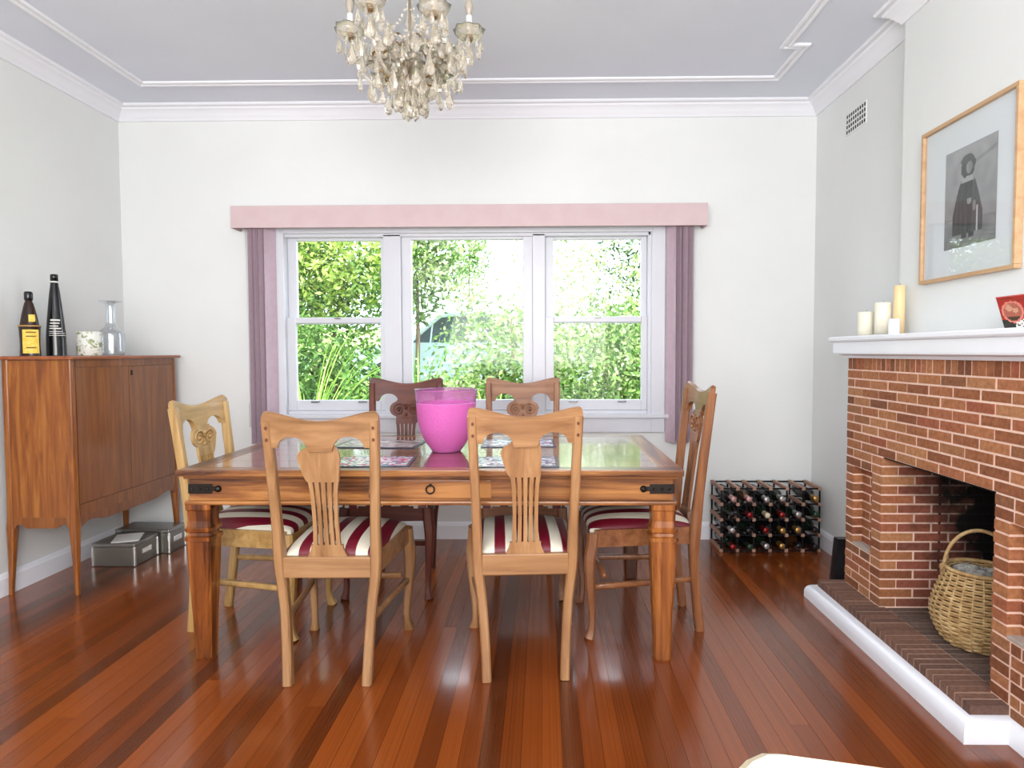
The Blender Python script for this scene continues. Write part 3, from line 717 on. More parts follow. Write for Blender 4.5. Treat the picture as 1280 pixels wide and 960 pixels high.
for (x_, y_) in ((CX1, CY0), (CX0, CY0), (CX1, CY1), (CX0, CY1)):
    sx, sy = (1 if x_ == CX1 else -1), (1 if y_ == CY1 else -1); cx_ = x_-sx*.018; cy_ = y_-sy*.018
    m = MB(); pts = [(cx_, cy_, 1.189), (cx_, cy_, .5), (cx_, cy_, .38), (cx_, cy_, .34), (cx_+sx*.004, cy_+sy*.004, .18), (cx_+sx*.010, cy_+sy*.010, 0)]
    m.sweep(pts, [(.018, .018), (.018, .018), (.020, .020), (.023, .023), (.016, .016), (.010, .010)], 12, .35, (0, 1, 0)); autosmooth(m.out('leg', M_CAB, cb), 40)
def apron(u0, u1, zt_, drop, n=20):
    top = [(u0+(u1-u0)*i/n, zt_) for i in range(n+1)]; bot = []
    for i in range(n+1):
        t = i/n; e = min(t, 1-t); z = zt_-.035-drop*min(1, max(0, (e-.12)/.10))*(1) if e > .12 else zt_-.035+.0; 
        if e < .06: z = zt_-.035-.03*(1-e/.06)
        bot.append((u0+(u1-u0)*t, z))
    return top+bot[::-1]
MB().prism(apron(CX0+.036, CX1-.036, CZ0+.02, .020), 'y', CY0+.004, CY0+.018).out('apron', M_CABD, cb)
MB().prism(apron(CY0+.036, CY1-.036, CZ0+.02, .022), 'x', CX1-.018, CX1-.004).out('apron', M_CABD, cb)
MB().box(CX1-.016, CX1-.002, CY0+.036, CY1-.036, 1.150, 1.190).out('door_rail', M_CABD, cb); MB().box(CX1-.016, CX1-.002, CY0+.036, CY1-.036, CZ0+.015, .452).out('door_rail', M_CABD, cb)
yc = (CY0+CY1)/2-.01
for (a, b, s) in ((CY0+.036, yc-.001, 1), (yc+.001, CY1-.036, -1)):
    d = MB().box(CX1-.016, CX1-.001, a+.001, b-.001, .454, 1.148, .002).out('door', M_CABD, cb)
    if s < 0: MB().box(CX1-.002, CX1+.003, a+.018, a+.032, 1.095, 1.125, .002).out('keyhole_plate', M_IRON, d)
tag(cb, 'tall teak drinks cabinet with two doors and slim tapered legs', 'cabinet')
ZT = 1.2072
# bottles, pot, vase on the cabinet
M_BRN = mat('dark_brown_glass', srgb(44, 24, 12), .08, spec=.6); M_BLK = mat('black_glass', srgb(16, 16, 18), .1, spec=.6)
M_YEL = mottled('yellow_label', srgb(226, 190, 60), srgb(240, 214, 110), 60, .6, 0)
M_WHT = mat('white_print', srgb(225, 225, 220), .6); M_TAN = mat('tan_cord', srgb(170, 130, 80), .7)
b = empty('liqueur_bottle', (-2.635, 3.36, ZT))
MB().lathe(curve([(.001, 0), (.046, .0), (.048, .010), (.046, .06), (.049, .135), (.051, .150), (.045, .158), (.040, .185), (.032, .225), (.023, .262), (.015, .285), (.013, .292)], 4), 24, sx=1, sy=.8).out('body', M_BRN, b, True)
MB().lathe([(.0165, .284), (.019, .289), (.019, .322), (.016, .330)], 20).out('cap', M_BLK, b, True)
MB().lathe([(.050, .150), (.0535, .153), (.050, .158)], 24, cap=False, sx=1, sy=.82).out('cord', M_TAN, b, True)
def arc_label(r, a0, a1, z0, z1, sx=1, sy=1, r2=None, n=10):
    vs = []; fs = []; r2 = r2 or r
    for i in range(n+1):
        a = a0+(a1-a0)*i/n; vs += [(r*math.cos(a)*sx, r*math.sin(a)*sy, z0), (r2*math.cos(a)*sx, r2*math.sin(a)*sy, z1)]
    for i in range(n): fs.append((i*2, i*2+2, i*2+3, i*2+1))
    return vs, fs
F0 = -PI/2+.62   # direction of the camera seen from the cabinet top
m = MB(); m.add(*arc_label(.0505, F0-.75, F0+.85, .014, .135, 1, .82)); m.add(*arc_label(.041, F0-.1, F0+.7, .175, .212, 1, .86, .037)); m.out('label', M_YEL, b, True)
m = MB()
for q in (.118, .098, .040): m.add(*arc_label(.0512, F0-.4, F0+.5, q, q+.006, 1, .825))
m.out('label_print', mat('brown_print', srgb(120, 84, 30), .6), b, True)
tag(b, 'squat brown liqueur bottle with a yellow label on the cabinet', 'bottle')
b = empty('liqueur_bottle', (-2.595, 3.49, ZT))
MB().lathe(curve([(.001, 0), (.043, 0), (.046, .008), (.045, .10), (.041, .16), (.034, .24), (.026, .32), (.019, .375), (.017, .39)], 4), 24).out('body', M_BLK, b, True)
MB().lathe([(.018, .388), (.0195, .390), (.0195, .394), (.018, .396)], 20).out('neck_ring', M_WHT, b, True); MB().lathe([(.018, .396), (.018, .428), (.015, .433)], 20).out('cap', M_BLK, b, True)
m = MB()
for (z, a, c, h) in ((.185, -.9, .15, .008), (.170, -.95, .05, .006), (.155, -1, -.1, .005), (.142, -1, .2, .006), (.128, -1, .35, .003), (.118, -1.0, .6, .003), (.107, -1, .75, .0025)):
    r = .0452-(max(0, z-.10))*.085; m.add(*arc_label(r+.001, F0+a+.3, F0+c+.4, z, z+h))
m.out('label_print', M_WHT, b, True)
tag(b, 'tall tapering black bottle with faint white lettering on the cabinet', 'bottle')
def cupmat():
    m = mat('leaf_print_ceramic', srgb(232, 233, 226), .35); N, L, b = NT(m); v = coords(N, L, (1, 1, 1)); n = noise_tex(N, L, v, 22, 3, .5, 1.5)
    r = ramp(N, [(.40, srgb(150, 160, 110)), (.46, srgb(232, 233, 226)), (.60, srgb(234, 235, 228)), (.66, srgb(196, 196, 150)), (.72, srgb(120, 124, 96))]); L.new(n.outputs[0], r.inputs[0]); L.new(r.outputs[0], b.inputs['Base Color']); return m
o = MB().lathe([(0, 0), (.058, 0), (.0615, .004), (.0625, .130), (.060, .134), (.057, .130), (.056, .008), (0, .008)], 28, cap=False).out('ceramic_pot', cupmat(), None, True)
o.location = (-2.535, 3.66, ZT); tag(o, 'short white pot with green leaf pattern on the cabinet', 'pot')
def clear_glass(name, tint, gmix):
    m = bpy.data.materials.new(name); m.use_nodes = True; N = m.node_tree.nodes; L = m.node_tree.links; N.clear()
    o_ = N.new('ShaderNodeOutputMaterial'); mx = N.new('ShaderNodeMixShader'); tr = N.new('ShaderNodeBsdfTransparent'); gl = N.new('ShaderNodeBsdfGlossy'); lw = N.new('ShaderNodeLayerWeight')
    mm = N.new('ShaderNodeMath'); mm.operation = 'MULTIPLY_ADD'; mm.inputs[1].default_value = .7; mm.inputs[2].default_value = gmix
    lw.inputs[0].default_value = .35; L.new(lw.outputs['Facing'], mm.inputs[0]); L.new(mm.outputs[0], mx.inputs[0])
    gl.inputs['Roughness'].default_value = .05; gl.inputs[0].default_value = tint; tr.inputs[0].default_value = (.96, .97, .98, 1)
    L.new(tr.outputs[0], mx.inputs[1]); L.new(gl.outputs[0], mx.inputs[2]); L.new(mx.outputs[0], o_.inputs[0]); return m
M_CLEAR = clear_glass('thin_clear_glass', (.9, .93, .96, 1), .06)
pv_ = curve([(.062, .0), (.069, .012), (.070, .10), (.066, .135), (.045, .155), (.028, .175), (.026, .22), (.026, .285), (.035, .305), (.062, .314)], 4)
o = MB().lathe([(0, 0)]+pv_+[(r-.003, z+.003) for r, z in pv_[::-1]]+[(0, .006)], 32, cap=False).out('glass_vase', M_CLEAR, None, True)
o.location = (-2.515, 3.82, ZT); tag(o, 'clear glass vase with narrow neck and wide flat lip', 'vase')

# storage boxes under the cabinet
M_SIL = mat('silver_box_metal', srgb(132, 130, 122), .32, .8); M_SIL2 = mat('silver_lid_metal', srgb(150, 150, 146), .25, .85); M_CHR = mat('chrome_edge', srgb(235, 235, 235), .15, 1)
def sbox(x0, x1, y0, y1, h, label, paper=False):
    e = empty('storage_box', ((x0+x1)/2, (y0+y1)/2, 0)); a, b_ = (x1-x0)/2, (y1-y0)/2
    MB().box(-a, a, -b_, b_, 0, h-.024, .006).out('box_body', M_SIL, e)
    MB().box(-a-.004, a+.004, -b_-.004, b_+.004, h-.024, h, .006).out('lid', M_SIL2, e)
    for (sx, sy) in ((1, -1), (1, 1), (-1, -1), (-1, 1)): MB().box(sx*a-.007, sx*a+.007, sy*b_-.007, sy*b_+.007, .002, h-.022, .004).out('corner_strip', M_CHR, e)
    lp_ = MB().box(a+.001, a+.005, -.045, .045, h*.40, h*.62, .002).out('label_holder', M_CHR, e)
    MB().box(a+.004, a+.006, -.036, .036, h*.44, h*.58).out('card', M_WHT, lp_)
    tag(e, label, 'box', 'silver storage boxes under the cabinet'); return e
sbox(-2.575, -2.335, 3.69, 3.915, .135, 'silver metal storage box with papers lying on its lid')
sbox(-2.60, -2.275, 3.935, 4.115, .150, 'silver metal storage box under the far end of the cabinet')
o = MB().box(-.07, .07, -.09, .09, 0, .004).out('paper_sheet', M_WHT); o.location = (-2.44, 3.80, .1355); o.rotation_euler = (0, 0, .4); tag(o, 'white paper sheets lying on the silver box', 'paper')

# ------------------------------------------------------------------ wine rack and bottles
M_RACKW = wood('rack_pine', srgb(128, 96, 84), srgb(164, 126, 108), srgb(186, 150, 128), 'y', .6, 0, 1); M_RACKM = mat('rack_dark_metal', srgb(26, 24, 26), .5, .6)
wr = empty('wine_rack', (0, 0, 0)); RX0, RPX, RY0, RY1, RPZ = 1.083, .0985, 3.975, 4.215, .0945
for i in range(7):
    for j in range(5):
        x_, z_ = RX0+i*RPX, .012+j*RPZ
        MB().box(x_-.010, x_+.010, RY0, RY1, z_-.010, z_+.010, .002).out('bar', M_RACKW, wr)
m = MB()
for y_ in (RY0+.008, RY1-.008):
    for i in range(7): m.box(RX0+i*RPX-.0055, RX0+i*RPX+.0055, y_-.0012, y_+.0012, .012, .012+4*RPZ)
    for j in range(5): m.box(RX0, RX0+6*RPX, y_-.0012, y_+.0012, .012+j*RPZ-.005, .012+j*RPZ+.005)
m.out('metal_strips', M_RACKM, wr)
tag(wr, 'low timber and metal wine rack against the back wall', 'wine rack')
GLS = [mat('green_bottle_glass', srgb(18, 30, 20), .08, spec=.6), mat('black_bottle_glass', srgb(14, 14, 16), .08, spec=.6), mat('amber_bottle_glass', srgb(60, 34, 16), .08, spec=.6)]
FOILS = [('red', mat('foil_red', srgb(130, 24, 26), .35, .5)), ('gold', mat('foil_gold', srgb(180, 140, 80), .35, .7)), ('silver', mat('foil_silver', srgb(176, 172, 170), .35, .6)), ('pink', mat('foil_pink', srgb(196, 150, 146), .45, .3)), ('black', mat('foil_black', srgb(30, 28, 30), .4, .3)), ('cream', mat('foil_cream', srgb(206, 190, 160), .5, .1)), ('dark green', mat('foil_green', srgb(40, 66, 48), .4, .3))]
ROWW = {3: 'top', 2: 'second', 1: 'third', 0: 'bottom'}; ORD = ['first', 'second', 'third', 'fourth', 'fifth', 'sixth']
LAY = {3: ['pink', 'pink', 'silver', 'silver', None, 'gold'], 2: ['black', 'red', 'cream', 'red', 'silver', 'dark green'], 1: ['silver', 'black', 'red', 'gold', 'gold', 'black'], 0: ['red', 'dark green', 'silver', 'gold', 'black', 'black']}
proto = {}
def wine(gl, foil, fm):
    e = empty('wine_bottle'); 
    bod = curve([(.004, -.130), (.028, -.134), (.036, -.126), (.0368, -.05), (.0368, .035), (.034, .06), (.022, .085), (.0145, .105), (.0138, .12)], 4)
    vs = MB(); vs.lathe(bod, 20); vs.v = [(x, -z, y) for x, y, z in vs.v]; vs.out('body', gl, e, True)
    f = MB(); f.lathe([(.0146, .100), (.0150, .105), (.0146, .158), (.0162, .160), (.0162, .168), (.0150, .170)], 16); f.v = [(x, -z, y) for x, y, z in f.v]; f.out('foil', fm, e, True)
    return e
FD = dict(FOILS)
for j in range(4):
    for i in range(6):
        fo = LAY[j][i]
        if fo is None: continue
        gl = GLS[(i*2+j) % 3 if (i+j) % 4 == 0 else (i+j) % 2]; key = (gl.name, fo)
        if key not in proto: proto[key] = wine(gl, fo, FD[fo]); c = proto[key]
        else: c = copy_tree(proto[key])
        c.location = (RX0+(i+.5)*RPX+rnd.uniform(-.004, .004), 4.075+rnd.uniform(-.02, .015), .012+j*RPZ+.047); c.rotation_euler = (0, rnd.uniform(0, 6), 0)
        tag(c, f'{fo} capped wine bottle in the {ROWW[j]} row of the rack, {ORD[i]} from the table', 'bottle', 'wine bottles lying in the rack')

# black case leaning behind the fireplace
o = empty('folded_screen', (0, 0, 0)); m = MB()
MB().prism([(3.37, .0), (3.40, .0), (3.345, .272), (3.315, .272)], 'x', 1.492, 1.60).out('panel', mat('black_lacquer', srgb(22, 22, 26), .3), o)
MB().prism([(3.405, .0), (3.425, .0), (3.375, .268), (3.352, .268)], 'x', 1.494, 1.595).out('panel', mat('black_lacquer_inner', srgb(34, 32, 36), .4), o)
tag(o, 'slim black folded panel leaning behind the brick fireplace', 'fire screen')

# ------------------------------------------------------------------ wicker basket
def wick():
    m = mat('pale_wicker', srgb(196, 172, 128), .6); N, L, b = NT(m); v = coords(N, L); n = noise_tex(N, L, v, 30); r = ramp(N, [(.3, srgb(158, 122, 76)), (.6, srgb(204, 172, 120)), (.8, srgb(220, 194, 148))]); L.new(n.outputs[0], r.inputs[0]); L.new(r.outputs[0], b.inputs['Base Color']); return m
M_WICK = wick(); bk_ = empty('wicker_basket', (1.665, 2.505, HB+.002))
pr = curve([(.105, 0), (.135, .035), (.156, .085), (.160, .125), (.150, .175), (.132, .225), (.118, .262), (.112, .285)], 6)
def rad(z):
    for (r1, z1), (r2, z2) in zip(pr, pr[1:]):
        if z1 <= z <= z2: return r1+(r2-r1)*(z-z1)/(z2-z1+1e-9)
    return pr[-1][0]
m = MB(); ns = 26; rows = 30
for k in range(rows):
    z = .006+k*.278/rows; r = rad(z); ph_ = k % 2; pts = []
    nn = ns*4
    for i in range(nn+1):
        a = 2*PI*i/nn; q = r+.0045*math.cos(a*ns/2+PI*ph_); pts.append((q*math.cos(a), q*math.sin(a), z))
    m.sweep(pts, (.0034, .0048), 5, 0, (0, 0, 1), False)
o = m.out('weave', M_WICK, bk_, True); o['kind'] = 'stuff'
m = MB()
for i in range(ns):
    a = 2*PI*(i+.5)/ns; m.sweep([(rad(z)*math.cos(a), rad(z)*math.sin(a), z) for z in [.0+.285*q/8 for q in range(9)]], (.0042, .0042), 5, 0, (math.sin(a), -math.cos(a), 0))
o = m.out('stakes', M_WICK, bk_, True); o['kind'] = 'stuff'
m = MB(); pts = [(0.114*math.cos(a)+.0, .114*math.sin(a), .288+.004*math.sin(a*30)) for a in [2*PI*i/60 for i in range(61)]]; m.sweep(pts, (.008, .008), 7, 0, (0, 0, 1)); m.out('rim', M_WICK, bk_, True)
MB().lathe([(0, .002), (.10, .002), (.104, .008), (0, .008)], 20, cap=False).out('base', M_WICK, bk_)
pts = [(.118*math.cos(a)*.83, -.118*math.cos(a)*.55, .27+.165*math.sin(a)) for a in [PI*i/24 for i in range(25)]]
m = MB(); m.sweep(pts, (.009, .007), 8, 0, (0, 0, 1)); m.out('handle', M_WICK, bk_, True)
for s in (-1, 1): MB().sphere((s*.098, -s*.065, .275), .017, 8).out('handle_binding', M_WICK, bk_, True)
tag(bk_, 'round woven wicker basket with arched handle standing in the firebox', 'basket')
o = MB()
for k in range(9):
    a = rnd.uniform(0, 6.28); r = rnd.uniform(0, .05); o.sphere((r*math.cos(a), r*math.sin(a), .265+rnd.uniform(-.01, .012)), rnd.uniform(.030, .044), 7, .55)
for i, v in enumerate(o.v): q = noise.noise(Vector(v)*40)*.012; o.v[i] = (v[0]+q, v[1]-q, v[2]+q)
o = o.out('crumpled_paper', mottled('newsprint', srgb(190, 188, 180), srgb(120, 118, 112), 60, .9, .2)); o.location = (1.665, 2.505, HB+.002); tag(o, 'crumpled greyish newspaper filling the wicker basket', 'paper')

# ------------------------------------------------------------------ mantel things
M_CAN = mat('ivory_wax', srgb(240, 234, 214), .45, spec=.4); M_CANY = mat('yellow_wax', srgb(236, 208, 158), .45); M_WICKC = mat('candle_wick', srgb(60, 50, 40), .9)
def candle(x, y, z, r, h, m_, lab, n='pillar_candle'):
    e = empty(n, (x, y, z)); MB().lathe([(0, 0), (r, 0), (r, h-.003), (r-.003, h), (r*.8, h), (r*.5, h-.004), (0, h-.005)], 24, cap=False).out('wax', m_, e, True)
    MB().sweep([(0, 0, h-.006), (.001, 0, h+.008)], (.001, .001), 5).out('wick', M_WICKC, e); return tag(e, lab, 'candle', 'candles on the mantel shelf')
ZM = 1.2892
candle(1.55, 3.195, ZM, .036, .118, M_CAN, 'short ivory pillar candle at the outer end of the mantel')
o = MB().lathe([(0, 0), (.044, 0), (.046, .003), (0, .004)], 24, cap=False).out('candle_dish', M_IRON); o.location = (1.575, 3.085, ZM); tag(o, 'thin dark dish under the wide ivory candle', 'dish')
candle(1.575, 3.085, ZM+.0042, .037, .150, M_CAN, 'wide ivory pillar candle standing on a dark dish')
candle(1.605, 3.005, ZM, .024, .225, M_CANY, 'tall slim yellowish candle against the chimney breast')
e = empty('tealight_holder', (1.52, 2.885, ZM)); MB().lathe([(0, 0), (.021, 0), (.0225, .003), (.0235, .070), (.021, .070), (.020, .006), (0, .006)], 20, cap=False).out('cup', mat('white_glass', srgb(236, 238, 240), .2), e, True)
MB().lathe([(0, .05), (.0195, .05), (.0195, .052), (0, .053)], 16, cap=False).out('wax', M_CAN, e); tag(e, 'small white tealight cup before the tall slim candle', 'candle holder')
# red tapered bowl with printed side
def bowlfn(u, v):
    red = srgb(168, 16, 24)
    for cu in (.21, .60, .95):
        d = math.hypot((u-cu)*1.9, v-.52)
        if .27 < d < .335: return srgb(222, 128, 116)
        if d <= .27:
            if math.hypot((u-cu+.05)*1.9, v-.64) < .10 or math.hypot((u-cu-.05)*1.9, v-.56) < .085: return srgb(206, 150, 124)
            return srgb(172, 92, 78) if v > .38 else srgb(70, 44, 34)
    if v < .30:
        if u < .22: return srgb(36, 28, 26)
        n_ = noise.noise(Vector((u*40, v*26, 1)))
        return srgb(44, 40, 38) if n_ > .16 else srgb(236, 234, 228)
    return red if noise.noise(Vector((u*9, v*9, 4))) < .25 else srgb(140, 10, 20)
rb = empty('red_tin', (1.545, 2.045, ZM))
W0, W1, D0, D1, HT = .125, .150, .045, .060, .104
def tp(u, v): h_ = W0+(W1-W0)*v; return (-(D0+(D1-D0)*v), (1-2*u)*h_, v*HT)
nx, nz = 60, 24; me = bpy.data.meshes.new('printed_side'); vs = [tp(i/nx, j/nz) for j in range(nz+1) for i in range(nx+1)]; fs = [(j*(nx+1)+i, j*(nx+1)+i+1, (j+1)*(nx+1)+i+1, (j+1)*(nx+1)+i) for j in range(nz) for i in range(nx)]
me.from_pydata(vs, [], fs); at = me.color_attributes.new('print', 'BYTE_COLOR', 'CORNER')
for p in me.polygons:
    c_ = bowlfn((p.index % nx+.5)/nx, (p.index//nx+.5)/nz)
    for li in p.loop_indices: at.data[li].color = c_
me.materials.append(M_PRINT); o = bpy.data.objects.new('printed_side', me); COL.objects.link(o); o.parent = rb
q = .0006
MB().add([(-D0+q, -W0, 0), (D0, -W0, 0), (D0, W0, 0), (-D0+q, W0, 0), (-D1+q, -W1, HT), (D1, -W1, HT), (D1, W1, HT), (-D1+q, W1, HT)], [(0, 1, 2, 3), (0, 1, 5, 4), (1, 2, 6, 5), (2, 3, 7, 6), (3, 0, 4, 7)]).out('tin_body', mat('red_enamel', srgb(150, 16, 24), .3), rb)
m = MB(); m.sweep([(-D1, -W1, HT), (-D1, W1, HT)], (.002, .002), 6); m.sweep([(D1, -W1, HT), (D1, W1, HT)], (.002, .002), 6); m.sweep([(-D1, W1, HT), (D1, W1, HT)], (.002, .002), 6); m.sweep([(-D1, -W1, HT), (D1, -W1, HT)], (.002, .002), 6); m.out('rolled_edge', mat('red_edge', srgb(206, 70, 66), .3), rb)
rb.rotation_euler = (0, 0, 0); tag(rb, 'flared red printed tin with round picture medallions on the mantel', 'tin')

# ------------------------------------------------------------------ framed photograph
pf = empty('picture_frame', (XB, 2.60, 1.822))
PW, PH, FW = .290, .318, .015
M_FR = wood('pale_pine_frame', srgb(180, 140, 100), srgb(196, 158, 118), srgb(208, 174, 136), 'y', .4, .1)
m = MB(); m.box(-.028, -.001, -PW, PW, PH-FW, PH, .002).box(-.028, -.001, -PW, PW, -PH, -PH+FW, .002).box(-.028, -.001, -PW, -PW+FW, -PH+FW, PH-FW, .002).box(-.028, -.001, PW-FW, PW, -PH+FW, PH-FW, .002); m.out('moulding', M_FR, pf)
MB().box(-.012, -.002, -PW+FW, PW-FW, -PH+FW, PH-FW).out('mount', mat('white_mount_card', srgb(226, 230, 234), .8), pf)
def pic(u, v):   # standing figure in a dark coat, grey ground and wall
    g = 150+26*(v-.5)+14*noise.noise(Vector((u*7, v*9, 2)))
    if abs(v-(.70+.18*u)) < .02 and u > .5: g -= 18
    if abs(v-(.30-.06*u)) < .012: g -= 16
    if v < .24: g -= 12
    cx_ = .46
    body = (v < .66 and v > .13 and abs(u-cx_) < .10+.19*min(1, (.68-v)/.35)**.7)
    if body: g = 58+20*noise.noise(Vector((u*22, v*6, 7)))+(18 if u > .55 else 0)
    if .64 < v < .70 and abs(u-cx_) < .13*(1-(v-.64)/.1): g = 168
    nz_ = .25*noise.noise(Vector((u*14, v*16, 9)))
    if math.hypot((u-.46)/.15, (v-.79)/.105)+nz_ < 1: g = 70+30*noise.noise(Vector((u*30, v*30, 5)))
    if math.hypot((u-.49)/.062, (v-.775)/.06) < 1: g = 132-16*((u-.49)/.06)
    if v > .83 and math.hypot((u-.45)/.13, (v-.85)/.06) < 1: g = 84
    if math.hypot((u-.50)/.05, (v-.44)/.03) < 1: g = 150
    if math.hypot((u-.60)/.035, (v-.38)/.05) < 1: g = 132
    if .08 < v < .13 and (abs(u-.40) < .05 or abs(u-.55) < .05): g = 46
    if abs(u-.66) < .012 and .12 < v < .38: g = 190
    g = max(20, min(235, g)); return srgb(g, g, g*1.01)
o = print_mesh('photograph', .305, .384, lambda u, v: pic(u, v), 70, 88, .001, M_PHOTO, pf)
o.matrix_local = Matrix(((0, 0, -1, -.0135), (-1, 0, 0, -.018), (0, 1, 0, -.004), (0, 0, 0, 1)))
MB().box(-.0175, -.0160, -PW+FW-.002, PW-FW+.002, -PH+FW-.002, PH-FW+.002).out('glazing', M_GLASS, pf)
tag(pf, 'framed black and white photograph of a standing cloaked person above the mantel', 'picture')

# ------------------------------------------------------------------ chandelier
M_CRY = bpy.data.materials.new('crystal'); M_CRY.use_nodes = True; N, L, b = NT(M_CRY)
b.inputs['Base Color'].default_value = srgb(250, 244, 230); b.inputs['Transmission Weight'].default_value = .85; b.inputs['Roughness'].default_value = .03; b.inputs['IOR'].default_value = 1.5
M_GOLD = mat('aged_brass', srgb(150, 118, 70), .3, .9); M_SLV = mat('candle_sleeve', srgb(238, 238, 232), .5); M_BULB = mat('frosted_bulb', srgb(206, 196, 180), .25, trans=.5)
ch_e = empty('chandelier', (-.525, 2.68, 0)); CZ = 2.40
def drop(mb, x, y, z, l, wd_):    # faceted pear drop hanging from z
    mb.lathe([(.001, 0), (wd_*.35, -l*.25), (wd_, -l*.66), (wd_*.75, -l*.88), (.001, -l)], 6, (x, y, z), False, sy=.55)
st = [(.004, 2.155), (.020, 2.165), (.030, 2.185), (.018, 2.21), (.010, 2.22), (.034, 2.25), (.052, 2.285), (.050, 2.31), (.020, 2.335), (.012, 2.36), (.030, 2.385), (.020, 2.41), (.010, 2.43), (.009, 2.50), (.022, 2.53), (.012, 2.56), (.010, 2.60), (.018, 2.63), (.008, 2.66), (.006, 2.70)]
MB().lathe(st, 14, cap=False).out('stem', M_CRY, ch_e, True)
MB().sweep([(0, 0, 2.20), (0, 0, 2.785)], (.004, .004), 8).out('rod', M_GOLD, ch_e, True)
MB().lathe([(.055, ZC-.0005), (.052, ZC-.012), (.03, ZC-.022), (.008, ZC-.03)], 20).out('ceiling_rose', M_GOLD, ch_e, True)
MB().lathe([(.0, 2.345), (.04, 2.347), (.062, 2.362), (.066, 2.372), (.05, 2.366), (.0, 2.352)], 18, cap=False, wob=lambda a, z: 1+.06*math.cos(9*a)).out('bowl', M_CRY, ch_e, True)
pd = None
def hang(x, y, z, l, wd_):
    global pd
    if pd is None:
        mb = MB(); drop(mb, 0, 0, 0, 1, .30); mb.lathe([(.001, .26), (.10, .16), (.001, .04)], 6, (0, 0, 0), False); pd = mb.out('crystal_drop', M_CRY, ch_e); o = pd
    else: o = pd.copy(); COL.objects.link(o); o.parent = ch_e
    o.location = (x, y, z); o.rotation_euler = (0, 0, rnd.uniform(0, 6)); o.scale = (l*wd_/.30, l*wd_/.30, l)
for k in range(6):
    a = math.radians(3+60*k); ca, sa = math.cos(a), math.sin(a); RA = .235
    zt_ = 2.475+.012*math.sin(k*2.1)
    pts = curve([(.02, 2.36), (.07, 2.305), (.13, 2.285), (.19, 2.33), (.225, 2.40), (RA, zt_)], 5)
    MB().sweep([(r*ca, r*sa, z) for r, z in pts], (.0065, .0065), 8, 0, (0, 0, 1)).out('arm', M_CRY, ch_e, True)
    pts = curve([(.02, 2.42), (.06, 2.46), (.10, 2.44), (.13, 2.38), (.16, 2.35)], 4)
    MB().sweep([(r*ca, r*sa, z) for r, z in pts], (.004, .004), 6, 0, (0, 0, 1)).out('scroll', M_GOLD, ch_e, True)
    c = (RA*ca, RA*sa, zt_)
    MB().lathe([(.012, -.012), (.030, -.010), (.052, .008), (.060, .034), (.055, .030), (.048, .012), (.028, -.003), (.012, -.002)], 22, c, False, wob=lambda t, z: 1+(.05+1.8*max(0, z))*math.cos(8*t)*.9).out('drip_pan', M_CRY, ch_e, True)
    MB().lathe([(.008, -.018), (.014, -.008), (.014, .006), (.011, .010)], 12, c).out('candle_cup', M_GOLD, ch_e, True)
    MB().lathe([(.0115, .008), (.0115, .085), (.010, .087)], 14, c).out('candle_sleeve', M_SLV, ch_e, True)
    MB().lathe(curve([(.007, .086), (.012, .100), (.0165, .120), (.012, .145), (.004, .168), (.0005, .176)], 3), 12, c).out('bulb', M_BULB, ch_e, True)
    for i in range(8):
        t = 2*PI*i/8; hang(c[0]+.048*math.cos(t), c[1]+.048*math.sin(t), c[2]-.004-.004*(i % 2), .055+.02*(i % 3)/2, .22)
    hang(c[0], c[1], c[2]-.03, .085, .26)
    m = MB()          # bead swag from pan to stem and to the next pan
    a2 = math.radians(3+60*(k+1))
    for i in range(1, 15):
        t = i/15; x_ = RA*((1-t)*ca); y_ = RA*(1-t)*sa; m.sphere((x_, y_, zt_+.005+(.135)*t-.12*math.sin(PI*t)*.8), .0048, 5)
        x_ = RA*((1-t)*ca+t*math.cos(a2)); y_ = RA*((1-t)*sa+t*math.sin(a2)); m.sphere((x_, y_, zt_-.10*math.sin(PI*t)), .0048, 5)
    o = m.out('bead_swag', M_CRY, ch_e, True); o['kind'] = 'stuff'
    for q_ in range(9):
        t_ = 2*PI*q_/9; hang(RA*.72*math.cos(a+.12)+.035*math.cos(t_), RA*.72*math.sin(a+.12)+.035*math.sin(t_), 2.385+.02*(q_ % 3), .05, .36)
        hang(.115*math.cos(a+t_/9), .115*math.sin(a+t_/9), 2.30+.017*q_, .045, .38)
    m = MB()
    for q_ in range(3): cc_ = a+(-.3+.3*q_); m.lathe([(.002, -.003), (.020, .002), (.026, .010), (.020, .006), (.002, .002)], 10, (.145*math.cos(cc_), .145*math.sin(cc_), 2.335+.03*(q_ % 2)), False, wob=lambda t, z: 1+.15*math.cos(5*t))
    m.out('rosette', M_CRY, ch_e, True)
    MB().sweep([(r*math.cos(a+.45), r*math.sin(a+.45), z) for r, z in curve([(.03, 2.33), (.08, 2.30), (.13, 2.33), (.15, 2.38), (.12, 2.40)], 4)], (.0045, .0045), 6, 0, (0, 0, 1)).out('scroll', M_GOLD, ch_e, True)
    for (r, da, z, l) in ((.20, 0, 2.33, .075), (.155, .25, 2.29, .085), (.155, -.25, 2.30, .075), (.115, .5, 2.345, .07), (.11, 0, 2.27, .06), (.20, .52, 2.37, .08), (.085, .3, 2.30, .065), (.06, -.2, 2.25, .07), (.17, .1, 2.41, .06), (.085, .1, 2.42, .06), (.225, .3, 2.41, .07), (.225, -.3, 2.40, .08), (.13, -.45, 2.40, .07)):
        hang(r*math.cos(a+da), r*math.sin(a+da), z, l, .25)
for i in range(12):
    t = 2*PI*i/12; hang(.05*math.cos(t), .05*math.sin(t), 2.262, .06, .25)
    if i % 2 == 0: hang(.028*math.cos(t), .028*math.sin(t), 2.20, .05, .25)
tag(ch_e, 'ornate crystal chandelier with six candle arms and hanging glass drops', 'chandelier')

